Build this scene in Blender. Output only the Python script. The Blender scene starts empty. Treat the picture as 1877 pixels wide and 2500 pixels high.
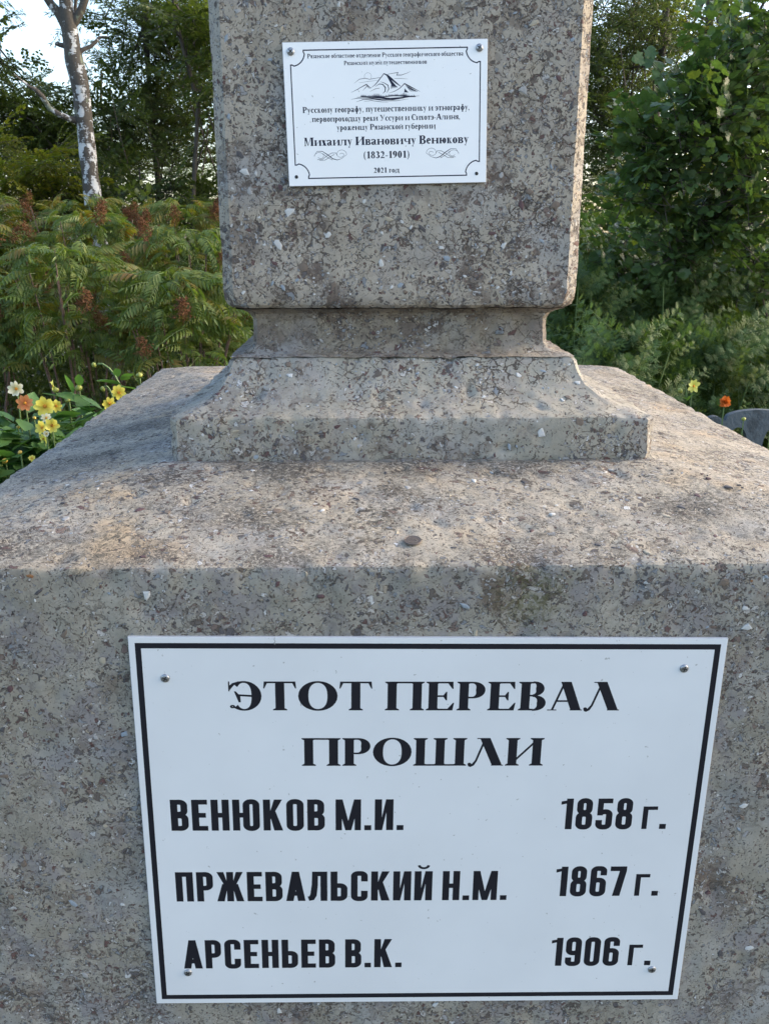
import bpy, math, random
import numpy as np
from mathutils import Vector, Matrix, noise, Euler

R = math.radians
SC = bpy.context.scene
COL = SC.collection
random.seed(7)
rng = np.random.default_rng(7)

# ------------------------------------------------------------------ camera, light, exposure
CAM_LOC = Vector((0.0, 0.0, 1.6))
cd = bpy.data.cameras.new('camera')
cam = bpy.data.objects.new('camera', cd)
COL.objects.link(cam)
cam.location = CAM_LOC
cam.rotation_euler = (R(90 - 17.3), 0, R(-1.3))
cd.sensor_fit = 'VERTICAL'
cd.sensor_height = 36.0
cd.lens = 31.25
cd.clip_start = 0.05
cd.clip_end = 800
cd.dof.use_dof = True
cd.dof.focus_distance = 1.45
cd.dof.aperture_fstop = 26
SC.camera = cam

SUN_EL, SUN_AZ = 24.0, 80.0      # azimuth measured from +Y towards +X
world = bpy.data.worlds.new('World')
SC.world = world
world.use_nodes = True
wn = world.node_tree
wn.nodes.clear()
sky = wn.nodes.new('ShaderNodeTexSky')
sky.sky_type = 'NISHITA'
sky.sun_disc = False
sky.sun_elevation = R(SUN_EL)
sky.sun_rotation = R(SUN_AZ)
sky.air_density = 1.0
sky.dust_density = 2.5
sky.ozone_density = 1.0
bg = wn.nodes.new('ShaderNodeBackground')
bg.inputs['Strength'].default_value = 0.15
wo = wn.nodes.new('ShaderNodeOutputWorld')
wn.links.new(sky.outputs[0], bg.inputs[0])
wn.links.new(bg.outputs[0], wo.inputs[0])

sl = bpy.data.lights.new('sun', 'SUN')
sun = bpy.data.objects.new('sun', sl)
COL.objects.link(sun)
sl.energy = 0.75
sl.angle = R(45)
sl.color = (1.0, 0.83, 0.62)
sd = Vector((math.cos(R(SUN_EL)) * math.sin(R(SUN_AZ)), math.cos(R(SUN_EL)) * math.cos(R(SUN_AZ)), math.sin(R(SUN_EL))))
sun.rotation_euler = sd.to_track_quat('Z', 'Y').to_euler()
sun.location = (6, 0, 6)

SC.view_settings.view_transform = 'Standard'
SC.view_settings.look = 'None'
SC.view_settings.exposure = 1.88
SC.view_settings.gamma = 1.0
SC.view_settings.use_curve_mapping = False
SC.cycles.max_bounces = 6
SC.cycles.diffuse_bounces = 3
SC.cycles.transmission_bounces = 3
SC.cycles.transparent_max_bounces = 4

# ------------------------------------------------------------------ helpers
def put(o, parent=None):
    COL.objects.link(o)
    if parent is not None:
        o.parent = parent
    return o

def tag(o, label=None, cat=None, group=None, kind=None):
    if label: o['label'] = label
    if cat: o['category'] = cat
    if group: o['group'] = group
    if kind: o['kind'] = kind
    return o

def empty(name, loc, rot=(0, 0, 0)):
    o = bpy.data.objects.new(name, None)
    o.empty_display_size = 0.05
    o.location = loc
    o.rotation_euler = rot
    return put(o)

def raw_mesh(name, V, F, mats, midx=None, smooth=False):
    """V (n,3) array, F: (m,k) int array or list of tuples"""
    me = bpy.data.meshes.new(name)
    V = np.asarray(V, dtype=np.float32)
    if isinstance(F, np.ndarray) and F.ndim == 2:
        m, k = F.shape
        me.vertices.add(len(V)); me.vertices.foreach_set('co', V.ravel())
        me.loops.add(m * k); me.loops.foreach_set('vertex_index', F.astype(np.int32).ravel())
        me.polygons.add(m)
        me.polygons.foreach_set('loop_start', np.arange(0, m * k, k, dtype=np.int32))
        me.polygons.foreach_set('loop_total', np.full(m, k, dtype=np.int32))
        me.update(calc_edges=True)
    else:
        me.from_pydata([tuple(v) for v in V], [], [tuple(f) for f in F])
        me.update()
    for m_ in (mats if isinstance(mats, (list, tuple)) else [mats]):
        me.materials.append(m_)
    if midx is not None:
        me.polygons.foreach_set('material_index', np.asarray(midx, dtype=np.int32))
    if smooth:
        me.polygons.foreach_set('use_smooth', np.ones(len(me.polygons), dtype=bool))
    return me

def mk(name, V, F, mats, parent=None, loc=(0, 0, 0), rot=(0, 0, 0), midx=None, smooth=False):
    o = bpy.data.objects.new(name, raw_mesh(name, V, F, mats, midx, smooth))
    o.location = loc
    o.rotation_euler = rot
    return put(o, parent)

def inst(name, me, parent, loc, rot=None, scale=1.0, mat4=None):
    o = bpy.data.objects.new(name, me)
    if mat4 is not None:
        o.matrix_local = mat4
    else:
        o.location = loc
        o.rotation_euler = rot or (0, 0, 0)
        o.scale = (scale,) * 3 if not isinstance(scale, tuple) else scale
    return put(o, parent)

class MB:
    def __init__(s): s.v = []; s.f = []; s.m = []
    def add(s, V, F, m=0):
        b = len(s.v)
        s.v.extend([tuple(p) for p in V]); s.f.extend([tuple(b + i for i in f) for f in F]); s.m.extend([m] * len(F))
    def box(s, c, d, m=0):
        x, y, z = c; a, b, e = d[0] / 2, d[1] / 2, d[2] / 2
        V = [(x + i * a, y + j * b, z + k * e) for k in (-1, 1) for j in (-1, 1) for i in (-1, 1)]
        s.add(V, [(0, 2, 3, 1), (4, 5, 7, 6), (0, 1, 5, 4), (2, 6, 7, 3), (0, 4, 6, 2), (1, 3, 7, 5)], m)
    def tube(s, pts, rad, n=6, m=0):
        pts = [Vector(p) for p in pts]
        if not isinstance(rad, (list, tuple)): rad = [rad] * len(pts)
        rings = []
        ref = Vector((0.31, 0.87, 0.2)).normalized()
        for i, p in enumerate(pts):
            t = (pts[min(i + 1, len(pts) - 1)] - pts[max(i - 1, 0)])
            t = t.normalized() if t.length > 1e-9 else Vector((0, 0, 1))
            a = t.cross(ref)
            if a.length < 1e-3: a = t.cross(Vector((1, 0, 0)))
            a.normalize(); b = t.cross(a)
            rings.append([p + (a * math.cos(2 * math.pi * k / n) + b * math.sin(2 * math.pi * k / n)) * rad[i] for k in range(n)])
        V = [q for r in rings for q in r]
        F = [(i * n + k, i * n + (k + 1) % n, (i + 1) * n + (k + 1) % n, (i + 1) * n + k) for i in range(len(pts) - 1) for k in range(n)]
        s.add(V, F, m)
    def build(s, name, mats, parent=None, loc=(0, 0, 0), rot=(0, 0, 0), smooth=False):
        return mk(name, s.v, s.f, mats, parent, loc, rot, s.m, smooth)
    def mesh(s, name, mats, smooth=False):
        return raw_mesh(name, s.v, s.f, mats, s.m, smooth)

# ------------------------------------------------------------------ node helper
class NT:
    def __init__(s, name):
        s.mat = bpy.data.materials.new(name)
        s.mat.use_nodes = True
        s.t = s.mat.node_tree
        s.t.nodes.clear()
        s.out = s.t.nodes.new('ShaderNodeOutputMaterial')
    def n(s, typ, ins=None, **props):
        nd = s.t.nodes.new('ShaderNode' + typ)
        for k, v in props.items(): setattr(nd, k, v)
        for k, v in (ins or {}).items():
            sock = nd.inputs[k]
            if isinstance(v, bpy.types.NodeSocket): s.t.links.new(v, sock)
            else: sock.default_value = v
        return nd
    def math(s, op, a, b=0.0, c=None, clamp=False):
        ins = {0: a, 1: b}
        if c is not None: ins[2] = c
        return s.n('Math', ins, operation=op, use_clamp=clamp).outputs[0]
    def rng(s, v, a, b, c=0.0, d=1.0, smooth=False):
        return s.n('MapRange', {0: v, 1: a, 2: b, 3: c, 4: d}, interpolation_type='SMOOTHSTEP' if smooth else 'LINEAR').outputs[0]
    def noise(s, vec, scale, detail=4.0, rough=0.55, out=0):
        return s.n('TexNoise', {'Vector': vec, 'Scale': scale, 'Detail': detail, 'Roughness': rough}).outputs[out]
    def vmul(s, vec, k):
        return s.n('VectorMath', {0: vec, 1: k if isinstance(k, tuple) else (k, k, k)}, operation='MULTIPLY').outputs[0]
    def vadd(s, a, b):
        return s.n('VectorMath', {0: a, 1: b}, operation='ADD').outputs[0]
    def mix(s, f, a, b, mode='MIX'):
        nd = s.n('Mix', data_type='RGBA', blend_type=mode)
        for idx, v in ((0, f), (6, a), (7, b)):
            if isinstance(v, bpy.types.NodeSocket): s.t.links.new(v, nd.inputs[idx])
            else: nd.inputs[idx].default_value = v if idx == 0 else (*v, 1.0)
        return nd.outputs[2]
    def ramp(s, f, stops, const=False):
        nd = s.n('ValToRGB', {0: f})
        cr = nd.color_ramp
        if const: cr.interpolation = 'CONSTANT'
        while len(cr.elements) < len(stops): cr.elements.new(0.5)
        for e, (p, c) in zip(cr.elements, stops):
            e.position = p; e.color = (*c, 1.0)
        return nd.outputs[0]
    def done(s, shader):
        s.t.links.new(shader, s.out.inputs[0])
        return s.mat

def plain(name, col, rough=0.6, metal=0.0, spec=0.5, bump=None, blotch=0.0):
    n = NT(name)
    P = n.n('TexCoord').outputs['Object']
    v = n.noise(P, 35.0, 5.0)
    c = n.mix(v, tuple(x * 0.86 for x in col), tuple(min(1, x * 1.12) for x in col))
    if blotch: c = n.mix(n.rng(n.noise(P, 11.0, 6.0, 0.7), 0.5, 0.62, 0, blotch), c, tuple(x * .4 for x in col))
    ins = {'Base Color': c, 'Roughness': rough, 'Metallic': metal, 'Specular IOR Level': spec}
    if bump:
        ins['Normal'] = n.n('Bump', {'Height': n.noise(P, bump[0], 4.0), 'Strength': bump[1], 'Distance': bump[2]}).outputs[0]
    return n.done(n.n('BsdfPrincipled', ins).outputs[0])

# ------------------------------------------------------------------ concrete with exposed aggregate
def concrete(name, pasteA, pasteB, crack=0.5, chips=0.5, brown=0.4, lichen=0.0, crackscale=42.0, ochre=0.0, moss=False, chipscale=1.0, pits=0.2, rotlo=0.56, mauve=0.4, stain=0.4, growth=None):
    n = NT(name)
    P = n.n('TexCoord').outputs['Object']
    d1 = n.noise(P, 55.0, 4.0, 0.6, out=1)
    d1 = n.vmul(n.vadd(d1, n.n('CombineXYZ', {0: -0.5, 1: -0.5, 2: -0.5}).outputs[0]), 0.024)
    Pd = n.vadd(P, d1)
    big = n.noise(P, 4.5, 3.0)
    mid = n.noise(P, 17.0, 5.0, 0.6)
    fine = n.noise(P, 230.0, 4.0, 0.7)
    pores = n.noise(P, 620.0, 2.0, 0.5)
    col = n.mix(n.rng(mid, 0.33, 0.67), pasteA, pasteB)
    col = n.mix(n.rng(fine, 0.35, 0.75, 0.0, 0.32), col, tuple(c * 0.55 for c in pasteA))
    col = n.mix(n.rng(pores, 0.3, 0.5, 0.4, 0.0), col, tuple(c * 0.6 for c in pasteB))
    # patches of slightly cooler or lighter laitance
    cool = n.noise(P, 9.0, 4.0)
    col = n.mix(n.rng(cool, 0.50, 0.68, 0.0, 0.5), col, (0.27, 0.285, 0.30))
    reg = n.noise(n.vadd(P, n.n('CombineXYZ', {0: 7.0, 1: 3.0, 2: 9.0}).outputs[0]), 5.5, 4.0, 0.6)
    reg2 = n.noise(n.vadd(P, n.n('CombineXYZ', {0: 1.0, 1: 8.0, 2: 4.0}).outputs[0]), 8.0, 4.0, 0.6)
    mv = n.noise(Pd, 15.0, 6.0, 0.7)
    col = n.mix(n.rng(mv, 0.50, 0.60, 0.0, mauve), col, (0.215, 0.198, 0.20))
    stn = n.noise(n.vadd(Pd, n.n('CombineXYZ', {0: 2.0, 1: 5.0, 2: 3.0}).outputs[0]), 9.0, 8.0, 0.72)
    col = n.mix(n.math('MULTIPLY', n.rng(stn, 0.545, 0.64, 0.0, stain), n.rng(reg2, 0.42, 0.55)), col, (0.115, 0.078, 0.058))
    strk = n.noise(n.vmul(P, (1, 1, 0.10)), 34.0, 4.0, 0.6)
    col = n.mix(n.rng(strk, 0.50, 0.72, 0.0, 0.35), col, tuple(c * 0.62 for c in pasteA))
    if ochre:
        och = n.noise(P, 6.0, 2.0)
        col = n.mix(n.rng(och, 0.58, 0.72, 0.0, ochre), col, (0.42, 0.30, 0.17))
    height = n.rng(fine, 0.0, 1.0, 0.0, 0.25)
    # rotted zone between the paste skin: brown, rough
    rot = n.noise(Pd, 21.0, 6.0, 0.72)
    rotm = n.math('MULTIPLY', n.rng(rot, rotlo, rotlo + 0.06), n.rng(big, 0.36, 0.6))
    rotm = n.math('MULTIPLY', rotm, brown, clamp=True)
    rotcol = n.mix(n.noise(P, 140.0, 3.0), (0.055, 0.042, 0.034), (0.20, 0.16, 0.135))
    col = n.mix(rotm, col, rotcol)
    height = n.math('SUBTRACT', height, n.math('MULTIPLY', rotm, 0.6))
    # crack network, width breathing
    def net(scale, w, lo, hi, seedoff):
        Pq = n.vadd(Pd, n.n('CombineXYZ', {0: seedoff, 1: seedoff * 0.7, 2: -seedoff}).outputs[0])
        e = n.n('TexVoronoi', {'Vector': Pq, 'Scale': scale, 'Randomness': 1.0}, feature='DISTANCE_TO_EDGE').outputs['Distance']
        width = n.rng(n.noise(P, scale * 0.42, 3.0), lo, hi, 0.0, w)
        k = n.math('DIVIDE', e, n.math('ADD', width, 0.0001))
        return n.rng(k, 0.75, 1.15, 1.0, 0.0), e
    c1, e1 = net(crackscale, 0.085, 0.46, 0.80, 0.0)
    c2, e2 = net(crackscale * 1.7, 0.12, 0.55, 0.80, 3.1)
    cm = n.math('MULTIPLY', n.math('MULTIPLY', n.math('MAXIMUM', c1, c2), crack), n.rng(reg, 0.40, 0.56, 0.12, 1.0), clamp=True)
    col = n.mix(cm, col, (0.060, 0.047, 0.038))
    height = n.math('SUBTRACT', height, n.math('MULTIPLY', cm, 1.0))
    # chips of stone: three sizes
    stone = [(0.0, (0.10, 0.082, 0.068)), (0.20, (0.17, 0.12, 0.10)), (0.30, (0.10, 0.045, 0.04)), (0.38, (0.20, 0.22, 0.24)),
             (0.52, (0.30, 0.30, 0.30)), (0.64, (0.46, 0.44, 0.41)), (0.76, (0.08, 0.075, 0.08)), (0.86, (0.34, 0.29, 0.22)), (0.95, (0.55, 0.55, 0.54))]
    for i, (sc, th) in enumerate(((95.0, 0.945), (170.0, 0.89), (300.0, 0.84))):
        sc = sc * chipscale
        off = n.n('CombineXYZ', {0: 1.7 * i + 0.3, 1: 0.9 * i, 2: 2.3 * i}).outputs[0]
        Pq = n.vadd(Pd, off)
        ce = n.n('TexVoronoi', {'Vector': Pq, 'Scale': sc, 'Randomness': 1.0}, feature='F1')
        de = n.n('TexVoronoi', {'Vector': Pq, 'Scale': sc, 'Randomness': 1.0}, feature='DISTANCE_TO_EDGE').outputs['Distance']
        sp = n.n('SeparateColor', {0: ce.outputs['Color']})
        dens = n.rng(n.noise(P, 13.0 + 6 * i, 3.0), 0.3, 0.7, 0.10, -0.09)
        dens = n.math('ADD', dens, n.rng(reg2, 0.35, 0.65, 0.11, -0.11))
        on = n.math('GREATER_THAN', sp.outputs[0], n.math('ADD', dens, 1 - (1 - th) * chips * 2))
        inner = n.rng(de, 0.05, 0.11)
        msk = n.math('MULTIPLY', on, inner)
        rimm = n.math('MULTIPLY', n.math('MULTIPLY', on, n.rng(de, 0.0, 0.04)), n.math('SUBTRACT', 1.0, inner))
        sc_ = n.ramp(sp.outputs[1], stone, const=True)
        sc_ = n.mix(n.rng(n.noise(P, 420.0, 3.0), 0.3, 0.7, 0.0, 0.45), sc_, (0.17, 0.15, 0.14))
        col = n.mix(n.math('MULTIPLY', rimm, 0.75), col, (0.07, 0.057, 0.048))
        col = n.mix(msk, col, sc_)
        height = n.math('ADD', height, n.math('SUBTRACT', n.math('MULTIPLY', msk, 0.25), n.math('MULTIPLY', rimm, 0.7)))
    # dark pits
    pit = n.n('TexVoronoi', {'Vector': Pd, 'Scale': 150.0, 'Randomness': 1.0}, feature='F1')
    ps = n.n('SeparateColor', {0: pit.outputs['Color']})
    pm = n.math('MULTIPLY', n.math('GREATER_THAN', ps.outputs[2], 1 - pits), n.rng(pit.outputs['Distance'], 0.12, 0.24, 1.0, 0.0))
    col = n.mix(n.math('MULTIPLY', pm, 0.85), col, (0.045, 0.037, 0.032))
    height = n.math('SUBTRACT', height, pm)
    pit = n.n('TexVoronoi', {'Vector': n.vadd(Pd, n.n('CombineXYZ', {0: 5.0, 1: 2.0, 2: 1.0}).outputs[0]), 'Scale': 330.0, 'Randomness': 1.0}, feature='F1')
    ps = n.n('SeparateColor', {0: pit.outputs['Color']})
    pdn = n.rng(n.noise(P, 9.0, 3.0), 0.35, 0.65, 0.06, -0.10)
    pm = n.math('MULTIPLY', n.math('GREATER_THAN', ps.outputs[0], n.math('ADD', pdn, 1 - pits)), n.rng(pit.outputs['Distance'], 0.22, 0.36, 1.0, 0.0))
    col = n.mix(n.math('MULTIPLY', pm, 0.8), col, (0.06, 0.048, 0.042))
    height = n.math('SUBTRACT', height, n.math('MULTIPLY', pm, 0.6))
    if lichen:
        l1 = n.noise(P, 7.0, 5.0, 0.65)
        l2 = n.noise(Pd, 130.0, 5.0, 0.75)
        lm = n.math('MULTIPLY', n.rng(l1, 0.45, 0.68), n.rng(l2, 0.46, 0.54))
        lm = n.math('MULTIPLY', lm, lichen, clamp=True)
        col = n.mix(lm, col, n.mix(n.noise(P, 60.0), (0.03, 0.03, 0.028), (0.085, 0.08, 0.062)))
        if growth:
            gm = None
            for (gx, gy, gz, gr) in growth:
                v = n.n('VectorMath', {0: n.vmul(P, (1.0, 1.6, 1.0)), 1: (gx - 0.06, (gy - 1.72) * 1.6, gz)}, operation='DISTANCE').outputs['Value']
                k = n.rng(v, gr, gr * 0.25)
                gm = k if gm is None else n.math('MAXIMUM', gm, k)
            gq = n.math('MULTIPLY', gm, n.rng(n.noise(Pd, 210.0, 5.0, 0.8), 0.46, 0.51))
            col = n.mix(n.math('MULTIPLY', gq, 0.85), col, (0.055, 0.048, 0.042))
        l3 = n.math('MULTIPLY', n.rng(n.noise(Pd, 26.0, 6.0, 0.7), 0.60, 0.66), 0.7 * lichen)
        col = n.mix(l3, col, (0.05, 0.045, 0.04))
    if moss:
        # one greenish growth below the lip, right of the middle
        v = n.n('VectorMath', {0: P, 1: (0.148, -0.68, 1.165)}, operation='DISTANCE').outputs['Value']
        mm = n.math('MULTIPLY', n.rng(v, 0.07, 0.015), n.rng(n.noise(Pd, 110.0, 5.0, 0.7), 0.45, 0.56))
        col = n.mix(n.math('MULTIPLY', mm, 0.8), col, (0.085, 0.08, 0.03))
    bump = n.n('Bump', {'Height': height, 'Strength': 0.85, 'Distance': 0.0016}).outputs[0]
    rough = n.rng(fine, 0.2, 0.8, 0.72, 0.95)
    return n.done(n.n('BsdfPrincipled', {'Base Color': col, 'Roughness': rough, 'Normal': bump, 'Specular IOR Level': 0.35}).outputs[0])

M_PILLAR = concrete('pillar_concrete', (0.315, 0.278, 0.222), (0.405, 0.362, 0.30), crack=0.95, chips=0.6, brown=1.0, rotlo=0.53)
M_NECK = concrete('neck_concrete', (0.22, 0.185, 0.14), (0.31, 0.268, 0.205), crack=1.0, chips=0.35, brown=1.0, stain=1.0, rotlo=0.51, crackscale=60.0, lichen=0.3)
M_BASE = concrete('base_concrete', (0.285, 0.262, 0.21), (0.355, 0.33, 0.275), crack=0.9, chips=0.36, brown=0.75, crackscale=34.0)
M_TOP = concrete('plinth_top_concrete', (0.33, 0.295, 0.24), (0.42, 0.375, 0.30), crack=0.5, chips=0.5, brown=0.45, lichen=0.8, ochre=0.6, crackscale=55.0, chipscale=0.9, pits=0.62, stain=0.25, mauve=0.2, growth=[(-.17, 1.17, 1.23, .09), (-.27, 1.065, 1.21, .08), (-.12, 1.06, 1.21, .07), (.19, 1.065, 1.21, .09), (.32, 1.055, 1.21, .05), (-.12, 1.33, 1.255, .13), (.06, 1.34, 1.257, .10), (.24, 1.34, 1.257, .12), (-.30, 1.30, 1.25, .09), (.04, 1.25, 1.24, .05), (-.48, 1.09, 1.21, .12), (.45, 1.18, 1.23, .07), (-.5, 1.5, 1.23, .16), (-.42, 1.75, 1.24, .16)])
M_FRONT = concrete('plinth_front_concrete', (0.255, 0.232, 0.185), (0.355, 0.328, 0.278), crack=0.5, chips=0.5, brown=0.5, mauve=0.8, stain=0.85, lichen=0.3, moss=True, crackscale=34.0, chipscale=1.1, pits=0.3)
M_MORTAR = concrete('mortar_concrete', (0.16, 0.15, 0.125), (0.22, 0.205, 0.17), crack=0.7, chips=0.5, brown=0.6, lichen=0.8)

# ------------------------------------------------------------------ the monument
MON = Vector((0.06, 1.72, 0.0))
monument = empty('stone_monument', MON)
tag(monument, 'weathered pinkish grey aggregate concrete monument, square pillar on a moulded foot and broad plinth', 'monument')

def disp(p):
    a = noise.noise(p * 22.0) * 0.0011
    b = noise.noise(p * 75.0) * 0.0008
    c = noise.noise(p * 190.0) * 0.00035
    return a + b + c

def ring(x0, x1, y0, y1, c, nx, ny, nc):
    pts = []
    def seg(a, b, n):
        for i in range(n): pts.append((a[0] + (b[0] - a[0]) * i / n, a[1] + (b[1] - a[1]) * i / n))
    seg((x0 + c, y0), (x1 - c, y0), nx)
    seg((x1 - c, y0), (x1, y0 + c), nc)
    seg((x1, y0 + c), (x1, y1 - c), ny)
    seg((x1, y1 - c), (x1 - c, y1), nc)
    seg((x1 - c, y1), (x0 + c, y1), nx)
    seg((x0 + c, y1), (x0, y1 - c), nc)
    seg((x0, y1 - c), (x0, y0 + c), ny)
    seg((x0, y0 + c), (x0 + c, y0), nc)
    return pts

def loft(name, prof, mat, parent, nx, ny, nc, dz, org, cap=(True, True), split=None, mats=None, amp=1.0, chip=0.0, warp=0.0, worn=()):
    """prof: rows (x0,x1,y0,y1,z,c) from bottom to top, resampled so no step exceeds dz"""
    rows = []
    for a, b in zip(prof[:-1], prof[1:]):
        L = max(abs(b[i] - a[i]) for i in range(5))
        k = max(1, int(math.ceil(L / dz)))
        for i in range(k):
            t = i / k
            rows.append([a[j] + (b[j] - a[j]) * t for j in range(6)])
    rows.append(list(prof[-1]))
    V = []; n = 2 * nx + 2 * ny + 4 * nc
    for r in rows:
        for (x, y) in ring(r[0], r[1], r[2], r[3], r[5], nx, ny, nc): V.append((x, y, r[4]))
    m = len(rows)
    idx = np.arange(m * n).reshape(m, n)
    nxt = np.roll(idx, -1, axis=1)
    F = np.stack([idx[:-1], nxt[:-1], nxt[1:], idx[1:]], axis=-1).reshape(-1, 4)
    V = np.array(V)
    if warp: V[:, 0] = 0.08 + (V[:, 0] - 0.08) * (1 + warp * (V[:, 1] - 1.04))
    me = raw_mesh(name, V, F, mat, smooth=True)
    nor = np.zeros(len(V) * 3, dtype=np.float32)
    me.vertices.foreach_get('normal', nor)
    nor = nor.reshape(-1, 3)
    out = V.copy()
    for i in range(len(V)):
        p = Vector(V[i])
        d = disp(p) * amp
        if chip:
            g = noise.noise(p * 38.0 + Vector((9, 3, 1)))
            if g > 0.32: d -= (g - 0.32) * chip
        for zw in worn:
            k = max(0.0, 1 - abs(p.z - zw) / 0.008)
            if k: d -= k * (max(0.0, noise.noise(p * 42.0 + Vector((3, 1, 7)))) * 0.0065 + max(0.0, noise.noise(p * 120.0)) * 0.0025)
        out[i] += nor[i] * d
    out -= np.array(org)
    me.set_sharp_from_angle(angle=R(27))
    me.vertices.foreach_set('co', out.astype(np.float32).ravel())
    me.update()
    if mats:
        me.materials.append(mats)
        cen = np.zeros(len(me.polygons) * 3, dtype=np.float32); me.polygons.foreach_get('center', cen)
        cen = cen.reshape(-1, 3)
        me.polygons.foreach_set('material_index', (split(cen + np.array(org))).astype(np.int32))
    o = bpy.data.objects.new(name, me)
    put(o, parent)
    return o

YC = 1.731
def sq(xc, hw, z, c=0.018, dx=0.0):
    return (xc - hw, xc + hw, YC - hw, YC + hw, z, c)
pillar_prof = [(0.064 - 0.20, 0.060 + 0.20, YC - 0.2, YC + 0.2, 1.4875, 0.01),
               sq(0.0595, 0.262, 1.4875, 0.02), sq(0.0592, 0.272, 1.4885, 0.022), sq(0.059, 0.279, 1.4935, 0.022), sq(0.0588, 0.2815, 1.502, 0.020),
               sq(0.0586, 0.2823, 1.515, 0.018), sq(0.0583, 0.2823, 2.15, 0.018), sq(0.0583, 0.262, 3.0, 0.018), sq(0.0583, 0.255, 3.05, 0.018), (0.058, 0.0585, YC - .001, YC, 3.35, 0.0001)]
pillar = loft('pillar', pillar_prof, M_PILLAR, monument, 70, 45, 6, 0.008, MON, chip=0.003, worn=(1.4935,))
neck_prof = [sq(0.0625, 0.281, 1.4115, 0.006), sq(0.061, 0.262, 1.4145, 0.006), sq(0.060, 0.2545, 1.4175, 0.006), sq(0.060, 0.2480, 1.4225, 0.007), sq(0.060, 0.2440, 1.430, 0.007), sq(0.060, 0.2425, 1.446, 0.007),
             sq(0.060, 0.2415, 1.460, 0.007), sq(0.060, 0.2420, 1.469, 0.008), sq(0.060, 0.247, 1.478, 0.009), sq(0.060, 0.256, 1.4835, 0.011), sq(0.060, 0.263, 1.4855, 0.014), sq(0.060, 0.268, 1.4870, 0.014)]
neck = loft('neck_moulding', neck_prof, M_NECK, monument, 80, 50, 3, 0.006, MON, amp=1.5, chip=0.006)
def bl(x0, x1, yf, z, c=0.006):
    return (x0, x1, yf, 2 * YC - yf, z, c)
base_prof = [bl(-0.302, 0.4525, 1.3605, 1.257, 0.010), bl(-0.3035, 0.4555, 1.3605, 1.275, 0.011), bl(-0.303, 0.4545, 1.3605, 1.324, 0.012), bl(-0.3015, 0.452, 1.3615, 1.3285, 0.013),
             bl(-0.296, 0.444, 1.3660, 1.3312, 0.013), bl(-0.273, 0.412, 1.389, 1.3385, 0.008), bl(-0.2475, 0.3845, 1.412, 1.352, 0.006), bl(-0.232, 0.3635, 1.430, 1.3695, 0.006),
             bl(-0.2225, 0.3525, 1.4425, 1.388, 0.006), bl(-0.217, 0.3465, 1.449, 1.405, 0.006), bl(-0.2145, 0.343, 1.4515, 1.4105, 0.008), bl(-0.207, 0.336, 1.457, 1.4128, 0.008), bl(-0.17, 0.29, 1.49, 1.4128, 0.008)]
base = loft('moulded_foot', base_prof, M_BASE, monument, 95, 55, 3, 0.007, MON, amp=1.9, chip=0.013, worn=(1.328, 1.257, 1.4115))
mort = loft('mortar_joint', [bl(-0.311, 0.463, 1.351, 1.245, 0.012), bl(-0.310, 0.462, 1.3525, 1.2615, 0.012), bl(-0.29, 0.43, 1.37, 1.2625, 0.01)], M_MORTAR, monument, 95, 55, 3, 0.006, MON, amp=3.5)
ZT, ZE = 1.2605, 1.2045
plinth_prof = [(-0.603, 0.770, 1.040, 2.82, -0.05, 0.03), (-0.603, 0.770, 1.040, 2.82, 1.197, 0.03), (-0.6025, 0.7695, 1.0405, 2.8195, 1.2010, 0.035), (-0.6010, 0.768, 1.0420, 2.818, 1.2040, 0.045),
               (-0.597, 0.764, 1.0460, 2.814, 1.2058, 0.055), (-0.560, 0.727, 1.085, 2.76, 1.2140, 0.05), (-0.315, 0.457, 1.345, 2.13, ZT, 0.012), (-0.25, 0.40, 1.40, 2.06, ZT + 0.003, 0.01)]
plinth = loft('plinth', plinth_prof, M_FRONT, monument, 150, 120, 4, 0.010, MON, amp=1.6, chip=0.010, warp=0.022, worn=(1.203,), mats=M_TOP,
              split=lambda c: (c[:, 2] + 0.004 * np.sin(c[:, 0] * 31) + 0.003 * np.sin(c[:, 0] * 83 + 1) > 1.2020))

# pebbles set in the concrete: irregular, low domed stones
def pebble_mat(name, a, b, sc=300.0, stretch=(1, 1, 4)):
    n = NT(name)
    P = n.n('TexCoord').outputs['Object']
    q = n.vmul(P, stretch)
    c = n.mix(n.rng(n.noise(q, sc, 4.0), 0.35, 0.65), a, b)
    bp = n.n('Bump', {'Height': n.noise(P, 500.0, 3.0), 'Strength': 0.5, 'Distance': 0.0006}).outputs[0]
    return n.done(n.n('BsdfPrincipled', {'Base Color': c, 'Roughness': 0.7, 'Normal': bp}).outputs[0])
PM = {
    'white': pebble_mat('white_quartz_pebble', (0.40, 0.40, 0.39), (0.58, 0.58, 0.57)),
    'blue': pebble_mat('blue_grey_pebble', (0.15, 0.19, 0.23), (0.32, 0.36, 0.40), 220.0, (1, 6, 6)),
    'maroon': pebble_mat('maroon_pebble', (0.055, 0.028, 0.032), (0.12, 0.065, 0.065)),
    'dark': pebble_mat('dark_grey_pebble', (0.035, 0.032, 0.035), (0.10, 0.095, 0.10)),
    'brown': pebble_mat('brown_pebble', (0.10, 0.075, 0.058), (0.19, 0.15, 0.12)),
    'tan': pebble_mat('buff_pebble', (0.30, 0.26, 0.19), (0.42, 0.37, 0.29)),
    'orange': pebble_mat('rusty_orange_pebble', (0.12, 0.05, 0.02), (0.30, 0.14, 0.05)),
    'grey': pebble_mat('pale_grey_pebble', (0.24, 0.24, 0.235), (0.38, 0.37, 0.36)),
}
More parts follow.
